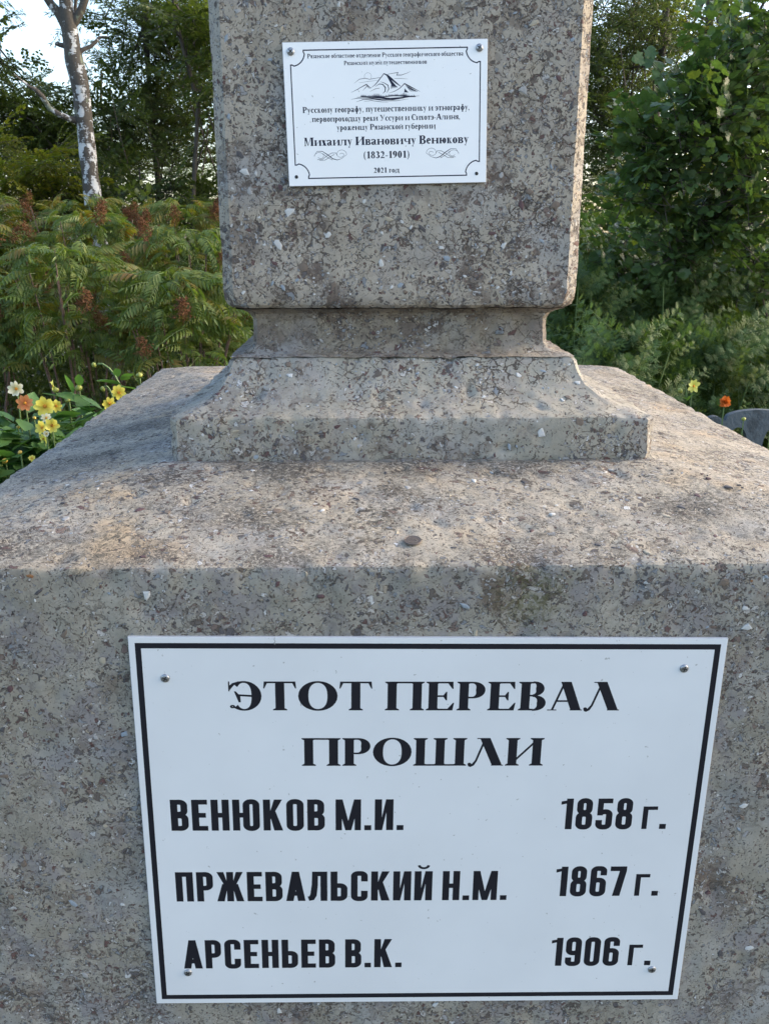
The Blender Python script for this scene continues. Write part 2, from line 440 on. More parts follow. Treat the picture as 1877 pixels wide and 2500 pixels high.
def pebble_mesh(mat, r):
    k = r.randint(5, 8)
    el = r.uniform(0.5, 0.95)
    out = []
    for i in range(k):
        a = 2 * math.pi * (i + r.uniform(-0.38, 0.38)) / k
        q = r.uniform(0.6, 1.1)
        out.append((math.cos(a) * q, math.sin(a) * q * el))
    V = [(x, y, -0.30) for x, y in out] + [(x * 0.93, y * 0.93, 0.05) for x, y in out] + [(x * 0.6, y * 0.6, 0.13 * r.uniform(.7, 1.3)) for x, y in out] + [(0, 0, 0.15)]
    F = []
    for L in range(2):
        for i in range(k): F.append((L * k + i, L * k + (i + 1) % k, (L + 1) * k + (i + 1) % k, (L + 1) * k + i))
    for i in range(k): F.append((2 * k + i, 2 * k + (i + 1) % k, 3 * k))
    return raw_mesh('pebble', V, F, mat)
prr = random.Random(3)
PEB = {c: [pebble_mesh(PM[c], prr) for _ in range(4)] for c in PM}

def place_pebble(parent, p, nrm, size, colr, ang=None, r=prr):
    nrm = nrm.normalized()
    t = nrm.orthogonal().normalized(); b = nrm.cross(t)
    a = r.uniform(0, 6.283) if ang is None else ang
    u = t * math.cos(a) + b * math.sin(a); v = nrm.cross(u)
    pos = p + nrm * (disp(p) * 1.2 + 0.0001) - MON
    M = Matrix(((u.x, v.x, nrm.x, pos.x), (u.y, v.y, nrm.y, pos.y), (u.z, v.z, nrm.z, pos.z), (0, 0, 0, 1)))
    fl = min(1.0, 0.006 / size)
    M = M @ Matrix.Diagonal((size, size * r.uniform(0.75, 1.0), size * fl, 1))
    return inst('pebble', r.choice(PEB[colr]), parent, None, mat4=M)

def strew(parent, count, fn, weights, smin, smax, skip=None):
    cols, w = zip(*weights)
    k = 0; tries = 0; used = []
    while k < count and tries < count * 20:
        tries += 1
        p, nr = fn(prr.random(), prr.random())
        if skip and skip(p): continue
        s = smin + (smax - smin) * prr.random() ** 3.0
        if any((p - q).length < s + t for q, t in used): continue
        used.append((p, s))
        place_pebble(parent, p, nr, s, prr.choices(cols, w)[0])
        k += 1

W1 = [('white', 17), ('blue', 14), ('maroon', 13), ('dark', 12), ('brown', 16), ('tan', 7), ('grey', 18)]
strew(pillar, 270, lambda a, b: (Vector((-0.20 + a * 0.515, YC - 0.2823, 1.51 + b ** 1.3 * 0.46)), Vector((0, -1, 0))), W1, 0.0026, 0.0105,
      skip=lambda p: -0.125 < p.x < 0.195 and 1.665 < p.z < 1.88)
strew(base, 120, lambda a, b: (Vector((-0.285 + a * 0.71, 1.3615, 1.265 + b * 0.058)), Vector((0, -1, 0))), W1, 0.0034, 0.013)
def slope_pt(a, b):
    rows = [(1.389, 1.3385), (1.412, 1.352), (1.430, 1.3695), (1.4425, 1.388), (1.449, 1.405)]
    t = b * 3.999; i = int(t); t -= i
    y = rows[i][0] * (1 - t) + rows[i + 1][0] * t; z = rows[i][1] * (1 - t) + rows[i + 1][1] * t
    dy = rows[i + 1][0] - rows[i][0]; dzz = rows[i + 1][1] - rows[i][1]
    w = (y - 1.389) / 0.06
    x0 = -0.262 + w * 0.05; x1 = 0.40 - w * 0.06
    return Vector((x0 + a * (x1 - x0), y, z)), Vector((0, -dzz, dy))
strew(base, 110, slope_pt, W1, 0.0022, 0.007)
SL = math.atan2(ZT - 1.214, 0.26)
def top_pt(a, b):
    y = 1.06 + b * 0.27
    t = (y - 1.085) / 0.26
    x = -0.55 + a * 1.28
    z = 1.2140 + (ZT - 1.2140) * t
    # keep off the hips
    m = 0.245 * max(t, 0)
    x = max(-0.555 + m, min(0.73 - m * 1.1, x)) + prr.uniform(-0.02, 0.02)
    if t < 0: z = 1.2140 + (y - 1.085) * 0.0075 / 0.035
    return Vector((x, y, z)), Vector((0, -math.sin(SL), math.cos(SL)))
W2 = [('white', 16), ('blue', 8), ('maroon', 14), ('dark', 26), ('brown', 24), ('tan', 6), ('grey', 12)]
strew(plinth, 150, top_pt, W2, 0.0026, 0.0095, skip=lambda p: (p - Vector((0.062, 1.097, 1.216))).length < 0.03)
def side_pt(sgn):
    def f(a, b):
        y = 1.25 + a * 1.1; t = b
        if sgn > 0: return Vector((0.735 - t * 0.278, y, 1.214 + (ZT - 1.214) * t)), Vector((0.17, 0, 1))
        return Vector((-0.56 + t * 0.245, y, 1.214 + (ZT - 1.214) * t)), Vector((-0.18, 0, 1))
    return f
strew(plinth, 34, side_pt(1), W2, 0.003, 0.009)
strew(plinth, 30, side_pt(-1), W2, 0.003, 0.008)
W3 = [('white', 20), ('blue', 10), ('maroon', 16), ('dark', 20), ('brown', 18), ('tan', 6), ('grey', 14), ('orange', 2)]
strew(plinth, 82, lambda a, b: (Vector((-0.59 + a * 1.36, 1.040, 1.112 + b * 0.085)), Vector((0, -1, 0))), W3, 0.0024, 0.0095)

strew(plinth, 130, lambda a, b: (Vector((-0.59 + a * 1.34, 1.040, 0.50 + b * 0.62)), Vector((0, -1, 0))), W3, 0.0026, 0.0095,
      skip=lambda p: -0.315 < p.x < 0.475 and 0.51 < p.z < 1.125)

# ------------------------------------------------------------------ lettering engine
def ribbon(pts, w, closed=False):
    n = len(pts)
    if not isinstance(w, (list, tuple)): w = [w] * n
    V = []
    for i in range(n):
        a = pts[(i - 1) % n] if (closed or i > 0) else pts[i]
        b = pts[(i + 1) % n] if (closed or i < n - 1) else pts[i]
        p = pts[i]
        l1 = math.hypot(p[0] - a[0], p[1] - a[1]); l2 = math.hypot(b[0] - p[0], b[1] - p[1])
        tx = ty = 0.0
        if l1 > 1e-9: tx += (p[0] - a[0]) / l1; ty += (p[1] - a[1]) / l1
        if l2 > 1e-9: tx += (b[0] - p[0]) / l2; ty += (b[1] - p[1]) / l2
        L = math.hypot(tx, ty) or 1e-9
        k = 1.0
        if (closed or 0 < i < n - 1):
            ax, ay = pts[i][0] - a[0], pts[i][1] - a[1]; al = math.hypot(ax, ay) or 1e-9
            cs = max(0.35, (ax * tx + ay * ty) / (al * L)); k = 1 / cs
        nx, ny = -ty / L, tx / L
        h = w[i] / 2 * k
        V += [(pts[i][0] + nx * h, pts[i][1] + ny * h), (pts[i][0] - nx * h, pts[i][1] - ny * h)]
    F = [(2 * i, 2 * i + 1, 2 * i + 3, 2 * i + 2) for i in range(n - 1)]
    if closed: F.append((2 * n - 2, 2 * n - 1, 1, 0))
    return V, F
def rect(x0, y0, x1, y1): return [(x0, y0), (x1, y0), (x1, y1), (x0, y1)], [(0, 1, 2, 3)]
def poly(*p): return list(p), [tuple(range(len(p)))]
def ell(cx, cy, rx, ry, a0, a1, n=18):
    return [(cx + rx * math.cos(R(a0 + (a1 - a0) * i / n)), cy + ry * math.sin(R(a0 + (a1 - a0) * i / n))) for i in range(n + 1)]
def earc(cx, cy, rx, ry, a0, a1, S, T, n=18):
    """rx, ry outer radii; thick at the sides, thin at top and bottom"""
    full = a1 - a0 == 360
    A = [R(a0 + (a1 - a0) * i / n) for i in range(n if full else n + 1)]
    pts = [(cx + (rx - S / 2) * math.cos(a), cy + (ry - T / 2) * math.sin(a)) for a in A]
    return ribbon(pts, [T + (S - T) * math.cos(a) ** 2 for a in A], closed=full)

def serif(ch, S=0.17, T=0.05, title=False):
    if ch == ' ': return [], 0.30
    low = ch.islower()
    h = 0.68 if low else 1.0
    sf, st, br = 0.07, 0.035, 0.045
    if low: S = S * 0.85; sf = 0.055
    P = []
    def V_(x, y0=0, y1=None, s=None, b=True, t=True, lt=True, rt=True):
        s = S if s is None else s; y1 = h if y1 is None else y1
        P.append(rect(x, y0, x + s, y1))
        for on, y, d in ((b, y0, 1), (t, y1, -1)):
            if on:
                l = sf if lt else 0; r_ = sf if rt else 0
                q = [(x - l, y), (x + s + r_, y), (x + s + r_, y + d * st), (x + s, y + d * (st + br)), (x, y + d * (st + br)), (x - l, y + d * st)]
                P.append((q if d > 0 else q[::-1], [tuple(range(6))]))
    def D_(x0, y0, x1, y1, w):  # diagonal, width measured horizontally
        P.append(poly((x0 - w / 2, y0), (x0 + w / 2, y0), (x1 + w / 2, y1), (x1 - w / 2, y1)))
    def slab(xc, y, half, d): P.append(poly((xc - half, y), (xc + half, y), (xc + half, y + d * st), (xc - half, y + d * st)) if d > 0 else poly((xc - half, y + d * st), (xc + half, y + d * st), (xc + half, y), (xc - half, y)))
    c = ch.lower()
    if c == 'п': w = 0.50 if title else 0.44 * h; V_(sf); V_(sf + S + w - 0.06); P.append(rect(sf, h - T, sf + 2 * S + w - .06, h)); return P, 2 * sf + 2 * S + w - 0.06
    if c == 'г': V_(sf); w = 0.5 * h; P.append(rect(sf, h - T, sf + w, h)); P.append(poly((sf + w - .03, h), (sf + w - .05, h - T), (sf + w + .01, h - .2 * h), (sf + w + .03, h - .2 * h), (sf + w + .01, h))); return P, sf + w + 0.04
    if c == 'т':
        w = 0.74 * h + (.16 if title else .06); x = w / 2 - S / 2; V_(x, t=False); P.append(rect(0.02, h - T, w - 0.02, h))
        for sx in (-1, 1):
            e = w / 2 + sx * (w / 2)
            P.append(poly((e, h - .24 * h), (e + -sx * .03, h - .24 * h), (e - sx * .11, h - T * .8), (e - sx * .02, h))[0:2] if sx < 0 else poly((e, h - .24 * h), (e - .02, h), (e - .11, h - T * .8), (e - .03, h - .24 * h)))
        return P, w
    if c in 'ош0' and c == 'о':
        w = (0.86 if not low else 0.56) if not title else 1.08; P.append(earc(w / 2, h / 2, w / 2, h / 2 + .015, 0, 360, S * 1.12, T, 30)); return P, w
    if c in 'эс':
        w = 0.72 * h + (.18 if title else .04)
        if c == 'с':
            P.append(earc(w / 2 + .03, h / 2, w / 2 + .03, h / 2 + .015, 48, 312, S * 1.1, T, 22)); P.append(poly((w - .02, h * .98), (w - .045, h * .98), (w - .14, h * .80), (w - .02, h * .66)))
        else:
            P.append(earc(w / 2 - .03, h / 2, w / 2 + .03, h / 2 + .015, -132, 132, S * 1.1, T, 22)); P.append(rect(0, h * .66, .035, h)); P.append(ribbon([(.02, h * .70), (.06, h * .82), (.14, h * .91), (.30, h * .985)], [.03, .10, .08, .05]))
            P.append(poly((.2 * h, h * .5), (w - S * .8, h * .46), (w - S * .8, h * .53), (.26 * h, h * .56)))
            P.append(poly((.20 * h, h * .66), (.15 * h, h * .66), (.27 * h, h * .28), (.33 * h, h * .28), (.32 * h, h * .5)))
            P.append(earc(.10, h * .13, .075, .06, 0, 360, .06, .05, 10))
        return P, w
    if c == 'р' or c == 'в' or c == 'ь' or c == 'б':
        x = sf
        if c == 'р' and low:
            V_(x, -0.27, h, rt=True, t=False); P.append(poly((x - sf, h - .05), (x, h - .09), (x + S, h), (x, h))); P.append(earc(x + S * .5, h / 2, .42, h / 2 + .01, -88, 100, S, T)); P.append(earc(x + S * .5, h / 2, .42, h / 2 + .01, 90, 112, S, T, 4)); return P, x + S * .5 + .44
        if c == 'р':
            V_(x, rt=True); P.append(rect(x + S, h - T, x + S + .13, h)); P.append(rect(x + S, .42, x + S + .13, .42 + T)); P.append(earc(x + S + .10, .71, .36, .29, -92, 92, S * 1.05, T)); return P, x + S + .48
        if c == 'в':
            V_(x); wtop = .31 if not low else .24; wb = .37 if not low else .28; m = h * .52
            P.append(rect(x + S, h - T, x + S + .10, h)); P.append(rect(x + S, m - T / 2, x + S + .12, m + T / 2)); P.append(rect(x + S, 0, x + S + .10, T))
            P.append(earc(x + S + .08, (h + m) / 2, wtop, (h - m) / 2 + T / 4, -92, 92, S * .95, T)); P.append(earc(x + S + .08, m / 2, wb, m / 2 + T / 4, -92, 92, S * 1.0, T)); return P, x + S + .08 + wb + .02
        if c == 'б':
            P.append(earc(.31, .34, .29, .355, 0, 360, S, T, 26)); P.append(ribbon([(.10, .40), (.10, .62), (.18, .82), (.32, .90), (.48, .93), (.52, 1.02)], [.10, .11, .10, .09, .08, .03])); return P, .62
    if c == 'е':
        if low:
            w = .52; P.append(earc(w / 2, h / 2, w / 2, h / 2 + .01, 0, 318, S * 1.05, T, 26)); P.append(rect(.08, h * .5, w - .04, h * .5 + T)); return P, w + .01
        x = sf; V_(x); w = .42
        P.append(rect(x, h - T, x + S + w, h)); P.append(rect(x, 0, x + S + w, T)); P.append(rect(x + S, .5 - T / 2, x + S + w * .62, .5 + T / 2))
        e = x + S + w
        P.append(poly((e - .05, h), (e - .14, h - T), (e - .02, h - .25), (e + .01, h - .25), (e, h))); P.append(poly((e - .05, 0), (e, 0), (e + .04, .27), (e + .01, .27), (e - .14, T)))
        m = x + S + w * .62; P.append(poly((m, .35), (m, .65), (m - .03, .65), (m - .12, .5), (m - .03, .35))); return P, e + .06
    if c == 'а':
        if low:
            x = .30; P.append(rect(x, .06, x + S, h * .72)); P.append(earc(.24, h * .70, .30, h * .31, 0, 165, S, T, 12)); P.append(earc(.21, .19, .21, .2, 40, 330, S, T, 20)); P.append(ribbon([(x, .33), (.2, .37), (.1, .33)], [.05, .05, .03])); P.append(ribbon([(x + S * .5, .09), (x + S * .9, .035), (x + S + .10, .06)], [.12, .07, .03])); return P, x + S + .1
        ap = .43; D_(.11, 0, ap, h, T * 1.1); D_(.78, 0, ap + .03, h, S * 1.15); P.append(rect(.22, .30, .68, .30 + T)); slab(.11, 0, .13, 1); slab(.78, 0, .17, 1); return P, .95
    if c == 'л' or c == 'д':
        if title and c == 'л':
            ap = .45; P.append(ribbon([(.02, .03), (.07, .0), (.14, .04), (.22, .18), (ap - .02, h - .12)], [.10, .09, .08, T, T])); P.append(earc(.04, .055, .055, .055, 0, 360, .055, .055, 10)); D_(.82, 0, ap, h, S * 1.15); slab(.82, 0, .17, 1); slab(ap - .06, h, .16, -1); return P, .99
        w = .40 * h + .06; lo = T if c == 'д' else 0
        P.append(ribbon([(.0, lo + .04), (.06, lo + .02), (.12, lo + .12), (.16, h * .5), (.17, h - .02)], [.09, .08, .06, T, T])); P.append(rect(.14, h - T, .17 + w + S, h)); V_(.12 + w, lo, h, b=(c == 'л')); P.append(rect(.07, h - st, .2, h))
        if c == 'д':
            P.append(rect(-.0, 0, .2 + w + S, T)); P.append(rect(0, -.17, T, T)); P.append(rect(.2 + w + S - T, -.17, .2 + w + S, T))
        return P, .2 + w + S
    if c in 'ийн':
        w = .40 * h + .03; x2 = sf + S + w; V_(sf); V_(x2)
        if c == 'н': P.append(rect(sf + S, h * .5 - T / 2, x2, h * .5 + T / 2))
        else: P.append(poly((sf + S * .8, h * .14), (sf + S * .8, h * .24), (x2 + .02, h * .86), (x2 + .02, h * .76)))
        if c == 'й': P.append(ribbon(ell(sf + S + w / 2, h + .20, .13, .10, 180, 360, 8), [.07, .06, .05, .05, .05, .05, .05, .06, .07]))
        return P, x2 + S + sf
    if c in 'шщц':
        w = .26 * h + .04; k = 2 if c == 'ц' else 3
        if c == 'ц': w = .38 * h + .04
        for i in range(k): V_(sf + i * (S + w))
        e = sf + (k - 1) * (S + w) + S; P.append(rect(sf, 0, e, T))
        if c in 'щц': P.append(rect(e, 0, e + .1, T)); P.append(rect(e + .06, -.18, e + .1, T)); return P, e + .12
        return P, e + sf
    if c == 'м':
        w = .62 * h + .08; V_(sf, s=T * 1.1); V_(sf + w, s=S); D_(sf + T + S * .35, h, sf + w * .52, 0.02, -S * 1.0) if False else P.append(poly((sf + w * .48, 0.02), (sf + w * .56, .02), (sf + S * .9, h), (sf - .02, h)))
        P.append(poly((sf + w * .49, .02), (sf + w * .55, .02), (sf + w + .03, h), (sf + w - .04, h))); return P, sf * 2 + w + S
    if c == 'у':
        lo = -.27 if low else 0; w = .56 * h + .06
        if low: P.append(poly((.06 + w * .46, 0.0), (.06 + w * .62, .04), (.05 + S, h), (.02, h))); P.append(ribbon([(w + .02, h), (w * .60, .0), (w * .42, -.20), (.22, -.25), (.10, -.20)], [.05, .06, .06, .06, .10])); slab(.10, h, .14, -1); slab(w + .02, h, .10, -1); return P, w + .12
        P.append(poly((.40, .34), (.54, .34), (.06 + S * 1.1, h), (.04, h))); P.append(ribbon([(.78, h), (.50, .34), (.36, .07), (.22, .03), (.14, .12)], [.06, .07, .08, .07, .11])); slab(.13, h, .16, -1); slab(.78, h, .12, -1); return P, .90
    if c in 'кж':
        x = sf
        if c == 'ж':
            x = .38 * h + .02
            P.append(ribbon([(x + S * .3, h * .52), (x - .08 * h, h * .6), (x - .20 * h, h * .88), (x - .30 * h, h * .95)], [.05, .06, .07, .1])); P.append(poly((x - .36 * h, 0), (x - .36 * h + S * .9, 0), (x + S * .3, h * .52), (x - S * .2, h * .52)))
        V_(x); e = x + S
        P.append(ribbon([(e - S * .3, h * .50), (e + .08 * h, h * .6), (e + .22 * h, h * .88), (e + .33 * h, h * .95)], [.05, .06, .07, .1])); P.append(poly((e + .40 * h - S * .9, 0), (e + .42 * h, 0), (e + .18 * h, h * .53), (e + .05 * h, h * .53))); slab(e + .37 * h, 0, .13 * h + .02, 1)
        if c == 'ж': slab(x - .32 * h, 0, .11, 1)
        return P, e + .50 * h
    if c == 'ю':
        V_(sf); e = sf + S; P.append(rect(e, h * .5 - T / 2, e + .12, h * .5 + T / 2)); w = .56 * h + .06; P.append(earc(e + .10 + w / 2, h / 2, w / 2, h / 2 + .01, 0, 360, S, T, 26)); return P, e + .12 + w
    if c == 'з':
        w = .42 * h + .08; m = h * .53; P.append(earc(w * .46, (h + m) / 2, w * .50, (h - m) / 2 + .02, -92, 150, S, T)); P.append(earc(w * .46, m / 2, w * .56, m / 2 + .02, -150, 92, S * 1.05, T)); return P, w + .03
    if c == 'я':
        w = .34 * h; P.append(earc(w, h * .72, w, h * .28, 90, 270, S, T)); V_(w + .03); P.append(rect(w - .02, h - T, w + .05, h)); P.append(rect(w - .02, h * .44, w + .05, h * .44 + T)); P.append(ribbon([(w + .02, h * .45), (w * .55, h * .28), (.06, .05), (.0, .04)], [.09, .11, .10, .06])); return P, w + S + .10
    if c == 'х':
        w = .54 * h + .06; D_(.10, h, w, 0, -S * 1.1) if False else P.append(poly((w - S, 0), (w + .05, 0), (.05 + S, h), (.0, h))); P.append(poly((.05, 0), (.10, 0), (w + .02, h), (w - .03, h))); slab(.08, 0, .09, 1); slab(w - .02, 0, .11, 1); slab(.1, h, .11, -1); slab(w, h, .09, -1); return P, w + .10
    if c == 'ч':
        w = .36 * h + .05; V_(sf + S * .8 + w); P.append(rect(sf, h * .55, sf + S * .9, h)); slab(sf + S * .45, h, S * .8, -1); P.append(ribbon([(sf + S * .45, h * .60), (sf + S * .8, h * .44), (sf + S + .08, h * .41), (sf + S * .9 + w, h * .47)], [.13, .11, .07, .05])); return P, sf * 2 + S * 1.8 + w
    if c == 'ф':
        P.append(earc(.34, h / 2, .32, h / 2, 0, 360, S * .9, T, 26)); V_(.34 - S / 2, -.27, .98); return P, .68
    if c == 'ц': return P, .5
    if ch in '0123456789':
        if ch == '0': P.append(earc(.26, .5, .25, .51, 0, 360, S, T, 26)); return P, .54
        if ch == '1': V_(.16, t=False); P.append(poly((.04, .84), (.06, .80), (.2, .86), (.16 + S, 1.0), (.16 + S * .6, 1.0))); return P, .48
        if ch == '2': P.append(earc(.24, .72, .23, .29, -35, 165, S, T, 14)); P.append(ribbon([(.40, .56), (.26, .30), (.05, .08)], [.13, .08, .05])); P.append(rect(.03, 0, .48, .14)); P.append(poly((.44, .1), (.50, .24), (.48, .24), (.40, .12))); return P, .54
        if ch == '3': P.append(earc(.22, .76, .22, .25, -92, 155, S, T)); P.append(earc(.22, .27, .26, .28, -150, 92, S, T)); return P, .52
        if ch == '8': P.append(earc(.26, .75, .21, .26, 0, 360, S * .8, T, 22)); P.append(earc(.26, .27, .25, .28, 0, 360, S * .85, T, 22)); return P, .54
        if ch == '9': P.append(earc(.26, .68, .25, .33, 0, 360, S, T, 22)); P.append(ribbon([(.42, .62), (.40, .38), (.28, .14), (.08, .0)], [S, S * .9, .1, .04])); return P, .54
    if ch == '(': P.append(ribbon([(.24, 1.02), (.11, .8), (.07, .4), (.11, .0), (.24, -.24)], [.04, .1, .13, .1, .04])); return P, .30
    if ch == ')': P.append(ribbon([(.06, 1.02), (.19, .8), (.23, .4), (.19, .0), (.06, -.24)], [.04, .1, .13, .1, .04])); return P, .30
    if ch == '-': P.append(rect(.03, .27, .30, .37)); return P, .34
    if ch == ',': P.append(earc(.09, .08, .085, .085, 0, 360, .085, .085, 10)); P.append(ribbon([(.14, .07), (.12, -.06), (.04, -.16)], [.08, .06, .03])); return P, .22
    return P, .4

def sans(ch, S=0.168, B=0.155):
    if ch == ' ': return [], 0.17
    W = 0.415; P = []
    def rr(x0, y0, x1, y1, r_, s=S, b=B, corners=(1, 1, 1, 1), closed=True, n=5):
        return P.append(ribbon(*rrp(x0, y0, x1, y1, r_, s, corners, n), closed=closed))
    def rrp(x0, y0, x1, y1, r_, s, corners, n):
        # outer box; returns centreline
        x0 += s / 2; x1 -= s / 2; y0 += B / 2; y1 -= B / 2; r_ = max(r_ - s / 2, 0.02); pts = []
        for (cx, cy, a, on) in ((x1 - r_, y1 - r_, 0, corners[0]), (x0 + r_, y1 - r_, 90, corners[1]), (x0 + r_, y0 + r_, 180, corners[2]), (x1 - r_, y0 + r_, 270, corners[3])):
            if on: pts += ell(cx, cy, r_, r_, a, a + 90, n)
            else: pts += [(cx + r_ * (1 if a in (0, 270) else -1), cy + r_ * (1 if a < 100 else -1))]
        return pts, (s + B) / 2
    def bowl(x, y0, y1, w, r_=.17):  # open at left
        yy0, yy1 = y0 + B / 2, y1 - B / 2; xr = x + w - S / 2; q = min(r_ - S / 2 + .02, (yy1 - yy0) / 2)
        P.append(ribbon([(x, yy1)] + ell(xr - q, yy1 - q, q, q, 90, 0, 5) + ell(xr - q, yy0 + q, q, q, 0, -90, 5) + [(x, yy0)], (S + B) / 2))
    V = lambda x, a=0, b=1: P.append(rect(x, a, x + S, b))
    Hh = lambda x0, x1, y, t=B: P.append(rect(x0, y, x1, y + t))
    if ch == 'В': V(0); bowl(S, .46, 1, W - S - .012); bowl(S, 0, .56, W - S); return P, W
    if ch == 'Е': V(0); Hh(S, .37, 1 - B); Hh(S, .37, 0); Hh(S, .33, .5 - B / 2); return P, .37
    if ch == 'Н': V(0); V(W - S + .01); Hh(S, W - S + .01, .5 - B / 2); return P, W + .01
    if ch == 'Ю': V(0); Hh(S, S + .10, .5 - B / 2); rr(S + .07, -.01, S + .07 + W - .015, 1.01, .19); return P, S + .055 + W
    if ch == 'О' or ch == '0': rr(0, -.01, W, 1.01, .19); return P, W
    if ch == 'К': V(0); P.append(poly((S - .01, .34), (S - .01, .60), (.26, 1), (.45, 1))); P.append(poly((.25, 0), (.46, 0), (.29, .62), (.15, .54))); return P, .46
    if ch == 'М':
        w = .60; q = .15; P.append(rect(0, 0, q, 1)); P.append(rect(w - q, 0, w, 1)); P.append(poly((w / 2 - .07, 0), (w / 2 + .06, 0), (q + .015, 1), (0.02, 1))); P.append(poly((w / 2 - .06, 0), (w / 2 + .07, 0), (w - .02, 1), (w - q - .015, 1))); return P, w
    if ch in 'ИЙ':
        w = .44; V(0); V(w - S); P.append(poly((S * .6, .0), (S + .01, 0), (w - S * .6, 1), (w - S - .01, 1)))
        if ch == 'Й': P.append(ribbon(ell(w / 2, 1.20, .115, .10, 180, 360, 10), .07))
        return P, w
    if ch == '.': P.append(rect(0, 0, .165, .165)); return P, .165
    if ch == 'П': V(0); V(W - S + .01); Hh(S, W - S + .01, 1 - B); return P, W + .01
    if ch == 'Р': V(0); bowl(S, .38, 1, W - S - .01); return P, W - .01
    if ch == 'Ж':
        w = .66; V(w / 2 - S / 2)
        for sx in (-1, 1):
            X = lambda t: w / 2 + sx * t
            a = poly((X(S / 2 - .02), .36), (X(S / 2 - .02), .62), (X(.15), 1), (X(.32), 1)); P.append((a[0], [(0, 1, 2, 3) if sx < 0 else (3, 2, 1, 0)]))
            a = poly((X(.15), 0), (X(.33), 0), (X(.19), .60), (X(.05), .56)); P.append((a[0], [(0, 1, 2, 3) if sx > 0 else (3, 2, 1, 0)]))
        return P, w
    if ch == 'А': P.append(poly((0, 0), (.18, 0), (.33, 1), (.15, 1))); P.append(poly((.29, 0), (.475, 0), (.325, 1), (.15, 1))); Hh(.13, .35, .18, .15); return P, .475
    if ch == 'Л': V(W - S + .04); Hh(.13, W - .1, 1 - B); P.append(ribbon([(-.01, B / 2), (.07, B / 2 + .02), (.115, .2), (.15, .55), (.16, 1)], [B, B, S * .95, S * .9, S * .85])); return P, W + .04
    if ch == 'Ь': V(0); bowl(S, 0, .60, W - S); return P, W
    if ch == 'С':
        r_ = .10; x0, x1 = S / 2, W - S / 2; q = .09
        P.append(ribbon([(x1, .66)] + ell(x1 - q, 1.01 - B / 2 - q, q, q, 0, 90, 5) + ell(x0 + q, 1.01 - B / 2 - q, q, q, 90, 180, 5) + ell(x0 + q, B / 2 + q - .01, q, q, 180, 270, 5) + ell(x1 - q, B / 2 + q - .01, q, q, 270, 360, 5) + [(x1, .34)], (S + B) / 2)); return P, W
    if ch == '1': V(.13); P.append(poly((0, .80), (.14, .84), (.14, .94), (.0, .91))); P.append(poly((.13, .86), (.2, .86), (.2, 1), (.16, 1))); return P, .13 + S
    if ch == '8': rr(.012, .47, W - .012, 1.01, .19); rr(0, -.01, W, .57, .19); return P, W
    if ch == '5': Hh(.03, W - .02, 1 - B); P.append(rect(.03, .45, .03 + S * .85, 1 - B)); q = .1; x1 = W - S / 2; P.append(ribbon([(.05, .55)] + ell(x1 - q, .62 - B / 2 - q + .03, q, q, 90, 0, 5) + ell(x1 - q, B / 2 + q - .01, q, q, 0, -90, 5) + ell(S / 2 + q, B / 2 + q - .01, q, q, 270, 180, 5) + [(S / 2, .30)], (S + B) / 2)); return P, W
    if ch == '6' or ch == '9':
        x0, x1, q = S / 2, W - S / 2, .09
        a = ribbon([(x1, .70)] + ell(x1 - q, 1.01 - B / 2 - q, q, q, 0, 90, 5) + ell(x0 + q, 1.01 - B / 2 - q, q, q, 90, 180, 5) + [(x0, .3)], (S + B) / 2); b = ribbon(*rrp(0, -.01, W, .62, .19, S, (1, 1, 1, 1), 5), closed=True)
        for V2, F2 in (a, b): P.append(([(W - x, 1 - y) for x, y in V2], F2) if ch == '9' else (V2, F2))
        return P, W
    if ch == '7': Hh(0, W, 1 - B); P.append(poly((.10, 0), (.29, 0), (W, 1 - B), (W - S - .01, 1 - B))); return P, W
    if ch == 'г': P.append(rect(0, 0, .13, .74)); P.append(rect(.13, .74 - .115, .36, .74)); return P, .36
    return P, .4

INK_STEP = [0]
def text_part(parent, s, font, x0, x1, base, cap, mat, yfront, gap, name='lettering', **kw):
    """flat lettering facing local -Y, fitted between x0 and x1"""
    out = []; x = 0.0
    for ch in s:
        pr, w = font(ch, **kw)
        for V2, F2 in pr: out.append(([(a + x, b) for a, b in V2], F2))
        x += w + (gap if ch != ' ' else 0)
    x -= gap
    kx = (x1 - x0) / x
    V = []; F = []; z = 0
    for V2, F2 in out:
        b = len(V); z += 1
        yy = yfront - 0.00002 - (z % 9) * 0.000006
        V += [(x0 + a * kx, yy, base + c * cap) for a, c in V2]
        F += [tuple(b + i for i in f) for f in F2]
    return mk(name, V, F, mat, parent)

def flat_part(parent, name, prims, mat, yfront, step=0.000006):
    V = []; F = []
    for z, (V2, F2) in enumerate(prims):
        b = len(V); V += [(a, yfront - 0.00002 - (z % 9) * step, c) for a, c in V2]; F += [tuple(b + i for i in f) for f in F2]
    return mk(name, V, F, mat, parent)

